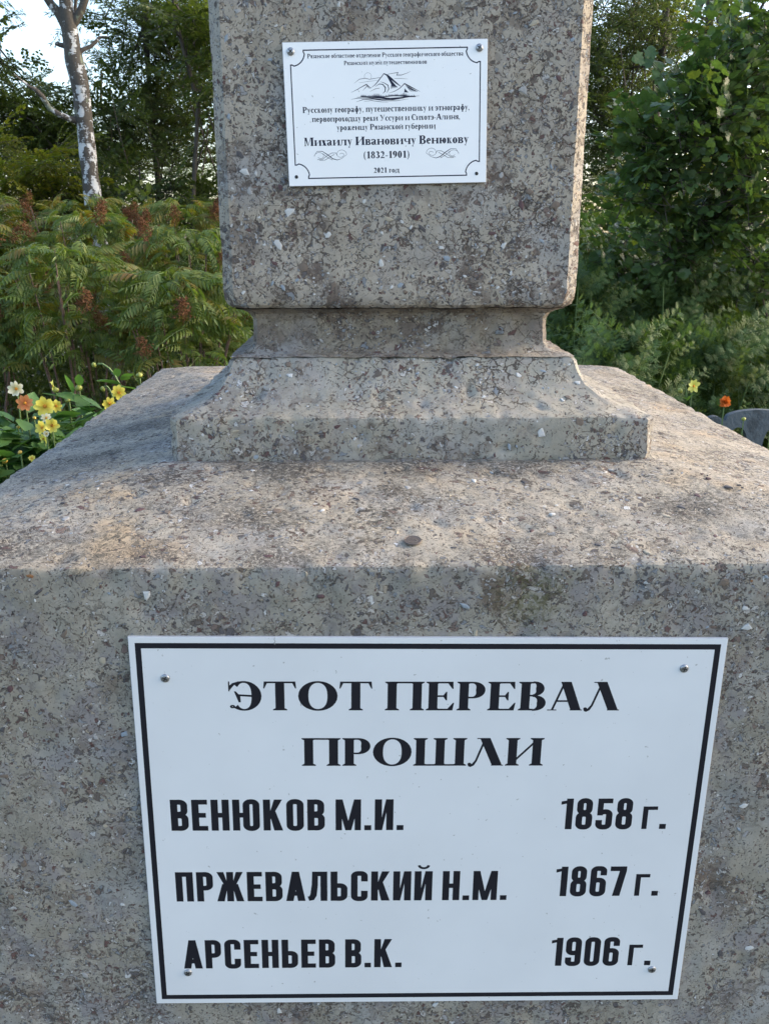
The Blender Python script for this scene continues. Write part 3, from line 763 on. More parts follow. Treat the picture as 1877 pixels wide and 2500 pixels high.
def ink_mat(name, col):
    n = NT(name)
    P = n.n('TexCoord').outputs['Object']
    c = n.mix(n.noise(P, 18.0, 3.0), col, tuple(x * 1.7 for x in col))
    return n.done(n.n('BsdfPrincipled', {'Base Color': c, 'Roughness': 0.5, 'Specular IOR Level': 0.2}).outputs[0])
def sheet_mat(name, col, rough, coat=0.0, smudge=0.06):
    n = NT(name)
    P = n.n('TexCoord').outputs['Object']
    a = n.noise(P, 5.0, 4.0); b = n.noise(P, 38.0, 5.0)
    c = n.mix(n.rng(a, 0.35, 0.65, 0, 1), col, tuple(x * (1 - smudge) for x in col))
    sp = n.rng(n.noise(P, 160.0, 2.0), 0.735, 0.76, 0.0, 0.6)
    c = n.mix(sp, c, (0.25, 0.24, 0.22))
    rg = n.rng(b, 0.3, 0.7, rough * 0.9, rough * 1.15)
    bp = n.n('Bump', {'Height': a, 'Strength': 0.15, 'Distance': 0.004}).outputs[0]
    return n.done(n.n('BsdfPrincipled', {'Base Color': c, 'Roughness': rg, 'Coat Weight': coat, 'Coat Roughness': 0.15, 'Normal': bp}).outputs[0])
M_INK = ink_mat('black_vinyl', (0.010, 0.010, 0.014))
M_INK2 = ink_mat('navy_black_print', (0.012, 0.014, 0.030))
M_SIGN = sheet_mat('white_composite_sheet', (0.70, 0.71, 0.72), 0.38, 0.1)
M_PLAQ = sheet_mat('white_laminate_sheet', (0.87, 0.87, 0.875), 0.30, 0.15, 0.04)
M_EDGE = plain('sheet_edge', (0.50, 0.51, 0.53), 0.5)
M_STEEL = plain('zinc_screw', (0.34, 0.35, 0.37), 0.38, 0.85)
M_DARK = plain('dark_recess', (0.02, 0.02, 0.022), 0.6)

def sheet(parent, w, h, t, mat):
    V = []; F = []; b = 0.0012
    for (y, ins) in ((0.0, 0.0), (-t + b * .5, 0.0), (-t, b * .5)):
        V += [(-w / 2 + ins, y, -h / 2 + ins), (w / 2 - ins, y, -h / 2 + ins), (w / 2 - ins, y, h / 2 - ins), (-w / 2 + ins, y, h / 2 - ins)]
    F = [(3, 2, 1, 0)]
    for L in (0, 4):
        for i in range(4): F.append((L + i, L + (i + 1) % 4, L + 4 + (i + 1) % 4, L + 4 + i))
    F.append((8, 9, 10, 11))
    return mk('sheet', V, F, [mat, M_EDGE], parent, midx=[1] * 5 + [1] * 4 + [0])

def screw_mesh(r0, dome, cross=True, mat=None):
    m = MB(); n = 18
    rings = [(r0 * 1.0, 0.0), (r0, -dome * .35), (r0 * .86, -dome * .75), (r0 * .6, -dome * .97), (r0 * .30, -dome)]
    V = [(r * math.cos(2 * math.pi * k / n), y, r * math.sin(2 * math.pi * k / n)) for r, y in rings for k in range(n)] + [(0, -dome, 0)]
    F = [(L * n + k, L * n + (k + 1) % n, (L + 1) * n + (k + 1) % n, (L + 1) * n + k) for L in range(len(rings) - 1) for k in range(n)]
    F += [((len(rings) - 1) * n + k, (len(rings) - 1) * n + (k + 1) % n, len(rings) * n) for k in range(n)]
    m.add(V, F, 0)
    return m.mesh('screw', [mat or M_STEEL], smooth=True)
def cross_mesh(r0, dome):
    m = MB()
    m.box((0, -dome * 1.0, 0), (r0 * 1.15, dome * .12, r0 * .26)); m.box((0, -dome * 1.005, 0), (r0 * .26, dome * .125, r0 * 1.15))
    return m.mesh('cross_recess', [M_DARK])

# ---- lower sign
YF = 1.040
SIGN_T = 0.0042
sign = empty('name_sign', (0.0784, YF - 0.0006, 0.815), (0, R(0.77), 0))
tag(sign, 'large pale blue-white sign with black border and three explorers\' names, screwed to the plinth front', 'sign')
sheet(sign, 0.7682, 0.5877, SIGN_T, M_SIGN)
def frame_prims(w, h, ins, th):
    X, Z = w / 2 - ins, h / 2 - ins
    return [rect(-X, Z - th, X, Z), rect(-X, -Z, X, -Z + th), rect(-X, -Z + th, -X + th, Z - th), rect(X - th, -Z + th, X, Z - th)]
flat_part(sign, 'border', frame_prims(0.7682, 0.5877, 0.0083, 0.0076), M_INK, -SIGN_T)
tx = lambda s, x0, x1, b, c, gap, font=sans, **k: text_part(sign, s, font, x0, x1, b, c, M_INK, -SIGN_T, gap, **k)
tx('ЭТОТ ПЕРЕВАЛ', -0.2600, 0.2516, 0.1893, 0.0420, 0.05, serif, S=0.25, T=0.06, title=True)
tx('ПРОШЛИ', -0.1665, 0.1561, 0.1058, 0.0422, 0.05, serif, S=0.25, T=0.06, title=True)
tx('ВЕНЮКОВ М.И.', -0.3451, -0.0290, 0.0042, 0.0493, 0.08)
tx('1858 г.', 0.1860, 0.3334, 0.0048, 0.0492, 0.08)
tx('ПРЖЕВАЛЬСКИЙ Н.М.', -0.3447, 0.1190, -0.1130, 0.0494, 0.08)
tx('1867 г.', 0.1870, 0.3341, -0.1070, 0.0500, 0.08)
tx('АРСЕНЬЕВ В.К.', -0.3405, -0.0271, -0.2303, 0.0503, 0.08)
tx('1906 г.', 0.1890, 0.3361, -0.2300, 0.0503, 0.08)
SM1, CM1 = screw_mesh(0.0058, 0.0024), cross_mesh(0.0058, 0.0024)
for (x, z) in ((-0.3402, 0.2359), (0.3313, 0.251), (-0.3355, -0.2374), (0.3396, -0.2375)):
    s_ = inst('screw', SM1, sign, (x, -SIGN_T, z), (0, random.uniform(0, 1.5), 0))
    inst('cross_recess', CM1, s_, (0, 0, 0))
crk = [(-0.1985, 0.2938), (-0.1990, 0.2905), (-0.1978, 0.2880), (-0.1992, 0.2855), (-0.1983, 0.2832)]
flat_part(sign, 'hairline_scratch', [ribbon(crk, 0.0006), ribbon([(-0.2000, 0.2860), (-0.1975, 0.2850)], 0.0012), ribbon([(-0.1212, 0.2478), (-0.1200, 0.2452), (-0.1206, 0.2430)], 0.0005)], plain('scratch', (0.22, 0.22, 0.20)), -SIGN_T - 0.0001)

# ---- upper plaque
PLT = 0.0050
YPF = YC - 0.2823
plaque = empty('memorial_plaque', (0.0358, YPF - 0.0016, 1.7725), (0, R(-1.19), 0))
tag(plaque, 'small bright white plaque with a mountain emblem and notched border, screwed to the pillar', 'plaque')
sheet(plaque, 0.3001, 0.1974, PLT, M_PLAQ)
ty = lambda s, x0, x1, b, c, gap=0.045, **k: text_part(plaque, s, serif, x0, x1, b, c, M_INK2, -PLT, gap, **k)
ty('Рязанское областное отделение Русского географического общества', -0.1143, 0.1142, 0.0769, 0.0060, S=0.21, T=0.12)
ty('Рязанский музей путешественников', -0.0611, 0.0606, 0.0670, 0.0058, S=0.21, T=0.12)
ty('Русскому географу, путешественнику и этнографу,', -0.1246, 0.1237, 0.0035, 0.0083, S=0.23, T=0.10)
ty('первопроходцу реки Уссури и Сихотэ-Алиня,', -0.1112, 0.1097, -0.0090, 0.0080, S=0.23, T=0.10)
ty('уроженцу Рязанской губернии', -0.0748, 0.0731, -0.0212, 0.0080, S=0.23, T=0.10)
ty('Михаилу Ивановичу Венюкову', -0.1243, 0.1229, -0.0422, 0.0117, S=0.25, T=0.09)
ty('(1832-1901)', -0.0357, 0.0333, -0.0612, 0.0098, S=0.21, T=0.09)
ty('2021 год', -0.0208, 0.0180, -0.0818, 0.0074, S=0.23, T=0.10)
# notched frame
X, Z, c, st_ = 0.1392, 0.0878, 0.0188, 0.0022
pts = []
for (sx, sz, a0) in ((1, 1, 270), (-1, 1, 0), (-1, -1, 90), (1, -1, 180)):
    cx, cz = sx * X, sz * Z
    arc = ell(cx, cz, c, c, a0 - 7 * 0, a0 - 90, 10) if True else []
    if sx * sz > 0: pass
    # corner steps
    if (sx, sz) == (1, 1): seq = [(X, Z - c - st_), (X - .0, Z - c)] + ell(cx, cz, c, c, 270, 180, 10)[1:] + [(X - c - st_, Z - .0)]; seq = [(X, Z - c - .0005), (X - .0022, Z - c - .0005)] + ell(cx - .0022, cz - .0022, c, c, 270, 180, 10)[1:-1] + [(X - c - .0005, Z - .0022), (X - c - .0005, Z)]
    else:
        base_seq = [(X, Z - c - .0005), (X - .0022, Z - c - .0005)] + ell(X - .0022, Z - .0022, c, c, 270, 180, 10)[1:-1] + [(X - c - .0005, Z - .0022), (X - c - .0005, Z)]
        seq = [(sx * a, sz * b) for a, b in base_seq]
        if sx * sz < 0: seq = seq[::-1]
    pts += seq
flat_part(plaque, 'border', [ribbon(pts, 0.0017, closed=True)], M_INK2, -PLT)
# emblem: three peaks, dark fir line, wind and water strokes
E = []
rb = lambda p, w: E.append(ribbon(p, w))
rb([(-0.0520, 0.0302), (-0.0440, 0.0335), (-0.0370, 0.0370), (-0.0289, 0.0408), (-0.0245, 0.0370), (-0.0215, 0.0360)], [.0002, .0007, .0009, .0013, .0010, .0003])
rb([(-0.0345, 0.0325), (-0.0305, 0.0362), (-0.0280, 0.0388), (-0.0262, 0.0362), (-0.0225, 0.0350)], [.0002, .0007, .0008, .0006, .0003])
rb([(-0.0215, 0.0365), (-0.0160, 0.0400), (-0.0110, 0.0455), (-0.0070, 0.0500), (-0.0028, 0.0548), (0.0030, 0.0520), (0.0090, 0.0470), (0.0150, 0.0420), (0.0215, 0.0375)], [.0003, .0009, .0012, .0010, .0012, .0022, .0024, .0020, .0006])
for k in range(7):
    a = k / 6
    rb([(0.0008 + a * .004, 0.0525 - a * .002), (0.0045 + a * .0045, 0.0470 - a * .003), (0.0085 + a * .0055, 0.0400 - a * .002), (0.0070 + a * .010, 0.0340 + a * .002)], [.0003, .0010, .0013, .0004])
rb([(-0.0160, 0.0375), (-0.0100, 0.0410), (-0.0050, 0.0405), (-0.0010, 0.0360), (-0.0015, 0.0310), (-0.0050, 0.0280)], [.0002, .0010, .0013, .0016, .0012, .0003])
rb([(-0.0085, 0.0440), (-0.0030, 0.0425), (0.0030, 0.0390), (0.0040, 0.0340), (0.0010, 0.0290)], [.0002, .0008, .0012, .0012, .0003])
rb([(-0.0240, 0.0310), (-0.0160, 0.0345), (-0.0090, 0.0355)], [.0002, .0007, .0003])
rb([(0.0040, 0.0285), (0.0120, 0.0305), (0.0200, 0.0345), (0.0274, 0.0409), (0.0350, 0.0370), (0.0420, 0.0335), (0.0502, 0.0298)], [.0002, .0007, .0009, .0013, .0016, .0011, .0002])
for k in range(4): rb([(0.0285 + k * .002, 0.0395 - k * .0012), (0.0330 + k * .003, 0.0345 - k * .001), (0.0375 + k * .003, 0.0298)], [.0003, .0012, .0004])
E.append(poly((0.0275, 0.0345), (0.0268, 0.0292), (0.0330, 0.0288)))
fr = random.Random(5)
x = -0.037
while x < 0.043:
    hh = 0.0022 + 0.0042 * max(0, 1 - abs(x + 0.0145) / 0.010) + 0.0036 * max(0, 1 - abs(x - 0.0265) / 0.007) + fr.uniform(0, .0016)
    yb = 0.0232 + 0.0008 * math.sin(x * 120); E.append(poly((x - .0009, yb), (x + .0009, yb), (x, yb + hh))); x += 0.00135
rb([(-0.0440, 0.0238), (-0.0300, 0.0240), (-0.0100, 0.0225), (0.0060, 0.0205), (0.0200, 0.0215), (0.0350, 0.0232), (0.0495, 0.0240)], [.0002, .0012, .0022, .0028, .0022, .0014, .0002])
rb([(-0.0523, 0.0208), (-0.0420, 0.0225), (-0.0250, 0.0222), (-0.0050, 0.0198), (0.0100, 0.0192), (0.0250, 0.0210)], [.0002, .0008, .0011, .0009, .0008, .0002])
rb([(-0.0450, 0.0172), (-0.0350, 0.0202), (-0.0200, 0.0208), (0.0000, 0.0180), (0.0150, 0.0178), (0.0330, 0.0200)], [.0002, .0009, .0010, .0008, .0007, .0002])
rb([(-0.0330, 0.0175), (-0.0220, 0.0188), (-0.0080, 0.0168), (0.0030, 0.0160)], [.0002, .0007, .0006, .0002])
rb(ell(-0.0265, 0.0512, 0.0052, 0.0052, 200, -40, 14), .0003)
rb([(-0.0470, 0.0425), (-0.0390, 0.0480), (-0.0300, 0.0490), (-0.0240, 0.0475), (-0.0140, 0.0490), (-0.0060, 0.0500)], [.0002, .0006, .0007, .0006, .0006, .0003])
rb([(-0.0400, 0.0430), (-0.0280, 0.0445), (-0.0120, 0.0460)], [.0002, .0004, .0002])
rb([(0.0010, 0.0535), (0.0100, 0.0550), (0.0180, 0.0560), (0.0160, 0.0525), (0.0230, 0.0525), (0.0300, 0.0545), (0.0365, 0.0570)], [.0003, .0006, .0008, .0009, .0008, .0005, .0002])
rb([(0.0120, 0.0480), (0.0220, 0.0478), (0.0325, 0.0470)], [.0003, .0005, .0002])
flat_part(plaque, 'mountain_emblem', E, M_INK2, -PLT)
def swirl(cx, sgn):
    S_ = []
    def q(p, w=.00045): S_.append(ribbon([(cx + sgn * a, b - .0560) for a, b in p], w))
    q([(0.0245 * math.cos(R(t)) * (1 - t / 1500), 0) for t in (0, 1)] if False else [(0.016 + (0.0085 - k * .0003) * math.cos(R(k * 25)), .0012 + (0.0075 - k * .00033) * math.sin(R(k * 25))) for k in range(22)])
    q([(-0.016 + (0.0085 - k * .0004) * math.cos(R(180 - k * 25)), -.001 + (0.0068 - k * .00036) * math.sin(R(180 - k * 25))) for k in range(14)])
    q([(-0.0245, 0.0), (-0.020, .0062), (-0.012, .0060), (-0.004, .0010), (0.003, -.0045), (0.010, -.0065), (0.017, -.0045), (0.0245, .0010)], [.0004, .0005, .0008, .0012, .0012, .0008, .0005, .0004])
    q([(-0.020, -.0055), (-0.012, -.0050), (-0.004, .0005), (0.002, .0035), (0.008, .0035), (0.010, .0000)], .0006)
    q([(-0.017, -.0065), (-0.008, -.0062), (0.000, -.0015), (0.006, .0015)], .0006)
    q([(-0.012, .0030), (-0.004, -.0030), (0.003, -.0065)], .0006)
    flat_part(plaque, 'scroll_ornament', S_, M_INK2, -PLT)
swirl(-0.0856, 1); swirl(0.0833, -1)
SM2, CM2 = screw_mesh(0.0056, 0.0030), cross_mesh(0.0056, 0.0030)
for (x, z) in ((-0.1383, 0.0863), (0.1376, 0.0868)):
    s_ = inst('screw', SM2, plaque, (x, -PLT, z), (0, random.uniform(0, 1.5), 0))
    inst('cross_recess', CM2, s_, (0, 0, 0))
SM3 = screw_mesh(0.0026, 0.0008, mat=M_DARK)
for (x, z) in ((-0.1383, -0.0853), (0.1352, -0.0857)):
    tag(inst('screw', SM3, plaque, (x, -PLT, z)), 'small black screw')

# ---- coin on the plinth top
cn = empty('coin', (0.0, 0.0, 0.0))
tag(cn, 'small tarnished silver coin lying on the sloping top of the plinth', 'coin')
COIN_R = 0.0116
M_COIN = plain('tarnished_nickel', (0.13, 0.11, 0.10), 0.5, 0.35, bump=(900.0, 0.3, 0.0003))
m = MB(); n = 40; rows = [(COIN_R, 0), (COIN_R, .0016), (COIN_R * .985, .0018), (COIN_R * .92, .0018), (COIN_R * .90, .00145)]
V = [(r * math.cos(2 * math.pi * k / n), r * math.sin(2 * math.pi * k / n), z) for r, z in rows for k in range(n)]
F = [(L * n + k, L * n + (k + 1) % n, (L + 1) * n + (k + 1) % n, (L + 1) * n + k) for L in range(len(rows) - 1) for k in range(n)] + [tuple(4 * n + k for k in range(n))]
m.add(V, F); m.build('disc', [M_COIN], cn)
V = []; F = []
def relief(p, w, z=0.0018):
    v2, f2 = ribbon(p, w); b = len(V); V.extend([(a, c_, z) for a, c_ in v2]); F.extend([tuple(b + i for i in f) for f in f2])
relief(ell(0.0015, -0.002, 0.0045, 0.0040, -120, 120, 12), .0009)
relief(ell(0.0, -0.001, 0.0062, 0.0058, 200, 330, 12), .0006, .00185)
relief([(-0.006, 0.004), (-0.002, 0.006)], .0007, .0019)
mk('relief_marks', V, F, plain('worn_bright_nickel', (0.42, 0.38, 0.34), 0.35, 0.8), cn)
cn.rotation_euler = (SL, 0, 0)
CY = 1.097
cn.location = (0.0617, CY, 1.2140 + (ZT - 1.2140) * (CY - 1.085) / 0.26 + 0.0022)

# ------------------------------------------------------------------ foliage materials
def leaf_mat(name, cols, trans=0.35, gloss=0.45, tint=0.0):
    """cols: ramp over a random value per leaf"""
    n = NT(name)
    g = n.n('NewGeometry'); oi = n.n('ObjectInfo')
    v = n.math('ADD', n.math('MULTIPLY', g.outputs['Random Per Island'], 0.6), n.math('MULTIPLY', oi.outputs['Random'], 0.4))
    k = len(cols) - 1
    c = n.ramp(v, [(i / k, q) for i, q in enumerate(cols)])
    P = n.n('TexCoord').outputs['Object']
    c = n.mix(n.rng(n.noise(P, 60.0, 3.0), 0.35, 0.7, 0.0, 0.35), c, tuple(x * 0.6 for x in cols[0]))
    bs = n.n('BsdfPrincipled', {'Base Color': c, 'Roughness': gloss, 'Specular IOR Level': 0.4})
    br = n.mix(1.0, c, (1.6, 1.75, 0.7), 'MULTIPLY')
    tr = n.n('BsdfTranslucent', {'Color': br})
    mx = n.n('MixShader', {0: trans, 1: bs.outputs[0], 2: tr.outputs[0]})
    return n.done(mx.outputs[0])
L_SORB = leaf_mat('feathery_shrub_leaf', [(0.07, 0.115, 0.026), (0.11, 0.165, 0.036), (0.145, 0.185, 0.040), (0.18, 0.19, 0.042)])
L_SORBY = leaf_mat('yellowing_shrub_leaf', [(0.09, 0.115, 0.024), (0.14, 0.145, 0.03), (0.19, 0.155, 0.03), (0.18, 0.09, 0.025)])
L_DARK = leaf_mat('dark_tree_leaf', [(0.05, 0.075, 0.022), (0.08, 0.11, 0.028), (0.115, 0.14, 0.036)], 0.38)
L_WILLOW = leaf_mat('willow_leaf', [(0.06, 0.085, 0.028), (0.09, 0.12, 0.036), (0.12, 0.15, 0.046)], 0.35)
L_YEL = leaf_mat('yellow_green_leaf', [(0.08, 0.11, 0.02), (0.15, 0.17, 0.025), (0.26, 0.22, 0.03)], 0.45)  # own tone on the left bush, painted backlight on the upper-right tree
L_LOBED = leaf_mat('lobed_leaf', [(0.045, 0.085, 0.036), (0.07, 0.12, 0.042), (0.09, 0.15, 0.045), (0.17, 0.20, 0.04)], 0.32, 0.38)
L_MUG = leaf_mat('mugwort_leaf', [(0.055, 0.10, 0.034), (0.085, 0.14, 0.042), (0.12, 0.175, 0.048)], 0.28, 0.6)
L_MUGY = leaf_mat('pale_weed_leaf', [(0.08, 0.13, 0.032), (0.125, 0.175, 0.04), (0.18, 0.21, 0.05)], 0.35, 0.65)
L_DAHL = leaf_mat('dahlia_leaf', [(0.07, 0.145, 0.045), (0.10, 0.20, 0.06), (0.14, 0.25, 0.075)], 0.35)
L_COVER = leaf_mat('ground_cover_leaf', [(0.03, 0.06, 0.02), (0.06, 0.09, 0.03), (0.10, 0.10, 0.04)], 0.25)
M_RUST = leaf_mat('rusty_seed_head', [(0.10, 0.040, 0.018), (0.16, 0.066, 0.027), (0.22, 0.105, 0.042)], 0.15, 0.8)
M_TWIG = plain('grey_brown_twig', (0.11, 0.085, 0.065), 0.85)
M_TWIGD = plain('dark_twig', (0.045, 0.036, 0.030), 0.85)
M_STEMR = plain('reddish_stem', (0.14, 0.09, 0.07), 0.7)
M_STEMG = plain('green_stem', (0.10, 0.16, 0.05), 0.6)
M_BARK = plain('dark_bark', (0.07, 0.06, 0.05), 0.9, bump=(40.0, 0.8, 0.01))

# leaf templates: +X along the leaf, Z up; (verts, quads)
def tpl_lance(w=0.26, fold=0.10, droop=0.12):
    V = [(0, 0, 0), (0.35, w / 2, fold * w), (0.38, 0, -0.02), (0.35, -w / 2, fold * w), (0.75, w / 3, -droop * .4), (0.75, -w / 3, -droop * .4), (1, 0, -droop), (0.76, 0, -droop * .55)]
    F = [(0, 2, 1, 1), (0, 3, 2, 2), (1, 2, 7, 4), (2, 3, 5, 7), (4, 7, 6, 6), (7, 5, 6, 6)]
    return V, F
def tpl_simple(w=0.3, fold=0.12, droop=0.1):
    V = [(0, 0, 0), (0.45, w / 2, fold), (1, 0, -droop), (0.45, -w / 2, fold), (0.5, 0, 0.0)]
    return V, [(0, 4, 2, 1), (0, 3, 2, 4)]
def tpl_round(w=0.8):
    V = [(0, 0, 0), (0.25, w * .42, .05), (0.65, w * .45, .04), (1, 0, -.08), (0.65, -w * .45, .04), (0.25, -w * .42, .05), (0.45, 0, -.03)]
    return V, [(0, 6, 2, 1), (6, 3, 2, 2), (0, 5, 4, 6), (6, 4, 3, 3)]
def tpl_lobed():
    out = [(0, 0), (0.10, .20), (-.02, .38), (.24, .40), (.46, .58), (.52, .34), (.78, .30), (1.0, 0), (.78, -.30), (.52, -.34), (.46, -.58), (.24, -.40), (-.02, -.38), (.10, -.20)]
    V = [(a, b, .06 * abs(b) * 2 - .12 * a * a) for a, b in out] + [(.42, 0, -.05)]
    c = len(out)
    F = []
    for i in range(0, c, 2): F.append((c, i, (i + 1) % c, (i + 2) % c)[::1])
    return V, [tuple(reversed(f)) for f in F]
def tpl_cut():
    """deeply cut weed leaf: narrow side lobes on a narrow blade"""
    V = []; F = []
    def lobe(x, y, dx, dy, w):
        L = math.hypot(dx, dy); nx, ny = -dy / L * w, dx / L * w; b = len(V)
        w = w * 1.5; nx, ny = nx * 1.5, ny * 1.5; V.extend([(x, y, 0), (x + dx * .5 + nx, y + dy * .5 + ny, .03), (x + dx, y + dy, -.05), (x + dx * .5 - nx, y + dy * .5 - ny, .03)]); F.append((b + 3, b + 2, b + 1, b))
    lobe(0, 0, 1, 0, .055)
    for x, l in ((.25, .36), (.45, .34), (.65, .24)):
        lobe(x, 0, .30, l, .045); lobe(x, 0, .30, -l, .045)
    return V, F

def cloud(V0, F0, pos, dirs, ups, size):
    """many copies of one leaf as arrays"""
    V0 = np.array(V0, dtype=np.float32); F0 = np.array(F0, dtype=np.int32)
    n = len(pos)
    x = dirs / (np.linalg.norm(dirs, axis=1, keepdims=True) + 1e-9)
    y = np.cross(ups, x); y /= (np.linalg.norm(y, axis=1, keepdims=True) + 1e-9)
    z = np.cross(x, y)
    B = np.stack([x, y, z], axis=1)            # n,3,3 rows
    V = np.einsum('vk,nkj->nvj', V0, B) * size[:, None, None] + pos[:, None, :]
    F = F0[None] + (np.arange(n) * len(V0))[:, None, None]
    return V.reshape(-1, 3), F.reshape(-1, F0.shape[1])

def fix_quads(F):
    return [tuple(dict.fromkeys(f)) for f in F]

def spray(name, tpl, mat, twig, length, nleaf, lsize, spread, r, sub=5, droop=0.15, up=0.5, rad=0.004, jit=0.3):
    """a leafy branch along +X, with side twigs"""
    m = MB()
    path = []
    for i in range(6):
        t = i / 5
        path.append(Vector((t * length, math.sin(t * 3 + r.random()) * .03 * length, -droop * length * t * t + .06 * length * math.sin(t * 2.5))))
    m.tube(path, [rad * (1 - .75 * i / 5) for i in range(6)], 4, 1)
    lines = [(path, 0.25)]
    for k in range(sub):
        t = 0.12 + 0.75 * (k + r.random() * .6) / sub
        i = int(t * 5); p = path[i].lerp(path[min(i + 1, 5)], t * 5 - i)
        a = r.uniform(-1, 1); s = 1 if k % 2 else -1
        d = Vector((0.75, s * r.uniform(.6, 1.0), r.uniform(-.35, up))).normalized()
        L = spread * length * (1 - .5 * t) * r.uniform(.7, 1.2)
        q = [p, p + d * L * .5 + Vector((0, 0, .02 * L)), p + d * L + Vector((0, 0, -.15 * L))]
        m.tube(q, [rad * .5, rad * .35, rad * .15], 3, 1)
        lines.append((q, 0.0))
    pos = []; dr = []
    tot = sum(1.0 if i else 1.2 for i in range(len(lines)))
    for li, (pl, t0) in enumerate(lines):
        nn = int(nleaf / len(lines) + .5)
        for j in range(nn):
            t = t0 + (1 - t0) * (j + r.random()) / nn
            f = t * (len(pl) - 1); i = min(int(f), len(pl) - 2)
            p = pl[i].lerp(pl[i + 1], f - i); tan = (pl[i + 1] - pl[i]).normalized()
            side = tan.cross(Vector((0, 0, 1))); side = side.normalized() * (1 if j % 2 else -1)
            d = tan * .6 + side * r.uniform(.4, 1.1) + Vector((r.uniform(-jit, jit), r.uniform(-jit, jit), r.uniform(-jit * 1.4, jit * .8)))
            pos.append(p + d.normalized() * r.uniform(0, .015)); dr.append(d)
    pos = np.array([tuple(p) for p in pos]); dr = np.array([tuple(d) for d in dr])
    ups = np.array([(r.uniform(-.5, .5), r.uniform(-.5, .5), 1) for _ in pos]); sz = np.array([lsize * r.uniform(.6, 1.15) for _ in pos])
    V, F = cloud(tpl[0], tpl[1], pos, dr, ups, sz)
    b = len(m.v)
    m.v.extend(map(tuple, V)); m.f.extend([tuple(b + i for i in f) for f in fix_quads(F.tolist())]); m.m.extend([0] * (len(m.f) - len(m.m)))
    return m.mesh(name, [mat, twig])

def orient(d, roll, pos, s):
    d = d.normalized()
    y = Vector((0, 0, 1)).cross(d)
    if y.length < 1e-3: y = Vector((0, 1, 0))
    y.normalize(); z = d.cross(y)
    y2 = y * math.cos(roll) + z * math.sin(roll); z2 = d.cross(y2)
    return Matrix(((d.x * s, y2.x * s, z2.x * s, pos.x), (d.y * s, y2.y * s, z2.y * s, pos.y), (d.z * s, y2.z * s, z2.z * s, pos.z), (0, 0, 0, 1)))

# ------------------------------------------------------------------ ground
def ground_mat():
    n = NT('soil_and_grass')
    P = n.n('TexCoord').outputs['Object']
    a = n.noise(P, 1.3, 5.0); b = n.noise(P, 30.0, 6.0, 0.7)
    c = n.mix(n.rng(a, 0.4, 0.6), (0.045, 0.06, 0.022), (0.085, 0.07, 0.045))
    c = n.mix(n.rng(b, 0.4, 0.65, 0, .6), c, (0.03, 0.035, 0.015))
    bp = n.n('Bump', {'Height': b, 'Strength': 0.8, 'Distance': 0.03}).outputs[0]
    return n.done(n.n('BsdfPrincipled', {'Base Color': c, 'Roughness': 0.95, 'Normal': bp}).outputs[0])
G = 60
xs = np.concatenate([np.linspace(-300, -12, 12), np.linspace(-10, 10, 40), np.linspace(12, 300, 12)])
ys = np.concatenate([np.linspace(-200, -3, 8), np.linspace(-2, 16, 40), np.linspace(20, 500, 12)])
V = [(x, y, 0.05 * noise.noise(Vector((x * .6, y * .6, 0))) if (abs(x) < 11 and 3 < y < 17) else 0.0) for y in ys for x in xs]
nxx = len(xs)
F = [(j * nxx + i, j * nxx + i + 1, (j + 1) * nxx + i + 1, (j + 1) * nxx + i) for j in range(len(ys) - 1) for i in range(nxx - 1)]
g = mk('ground', V, F, ground_mat(), smooth=True)
tag(g, 'dark soil and short grass behind the plinth', kind='structure')

lr = random.Random(11)
# ------------------------------------------------------------------ feathery shrubs (left)
def frond_mesh(mat, pairs, L, droop, r):
    m = MB(); pts = []
    for i in range(7):
        t = i / 6
        pts.append(Vector((L * t * (1 - .12 * t * droop), 0, L * (.22 * t - droop * .62 * t * t))))
    m.tube(pts, [.0018 * (1 - .6 * i / 6) for i in range(7)], 3, 1)
    tpl = tpl_lance(.30, .12, .22)
    pos, dr, sz = [], [], []
    for k in range(pairs):
        t = .16 + .80 * k / (pairs - 1); f = t * 6; i = min(int(f), 5); p = pts[i].lerp(pts[i + 1], f - i); tan = (pts[i + 1] - pts[i]).normalized()
        sl_ = L * .36 * math.sin(math.pi * (0.22 + .66 * t)) * r.uniform(.9, 1.1)
        for s in (-1, 1):
            d = tan * .45 + Vector((0, s, 0)) + Vector((0, 0, -.32 - .25 * r.random())); pos.append(tuple(p)); dr.append(tuple(d)); sz.append(sl_)
    pos.append(tuple(pts[-1])); dr.append(tuple(pts[-1] - pts[-2])); sz.append(L * .24)
    V, F = cloud(tpl[0], tpl[1], np.array(pos), np.array(dr), np.tile([0.15, 0, 1.0], (len(pos), 1)), np.array(sz))
    b = len(m.v); m.v.extend(map(tuple, V)); m.f.extend([tuple(b + i for i in f) for f in fix_quads(F.tolist())]); m.m.extend([0] * (len(m.f) - len(m.m)))
    return m.mesh('leaf_frond', [mat, M_STEMG])
FR_G = [frond_mesh(L_SORB, lr.choice((8, 9, 10)), lr.uniform(.145, .20), lr.uniform(1.0, 2.2), lr) for _ in range(6)]
FR_Y = [frond_mesh(L_SORBY, 8, .22, lr.uniform(.8, 1.5), lr) for _ in range(3)]
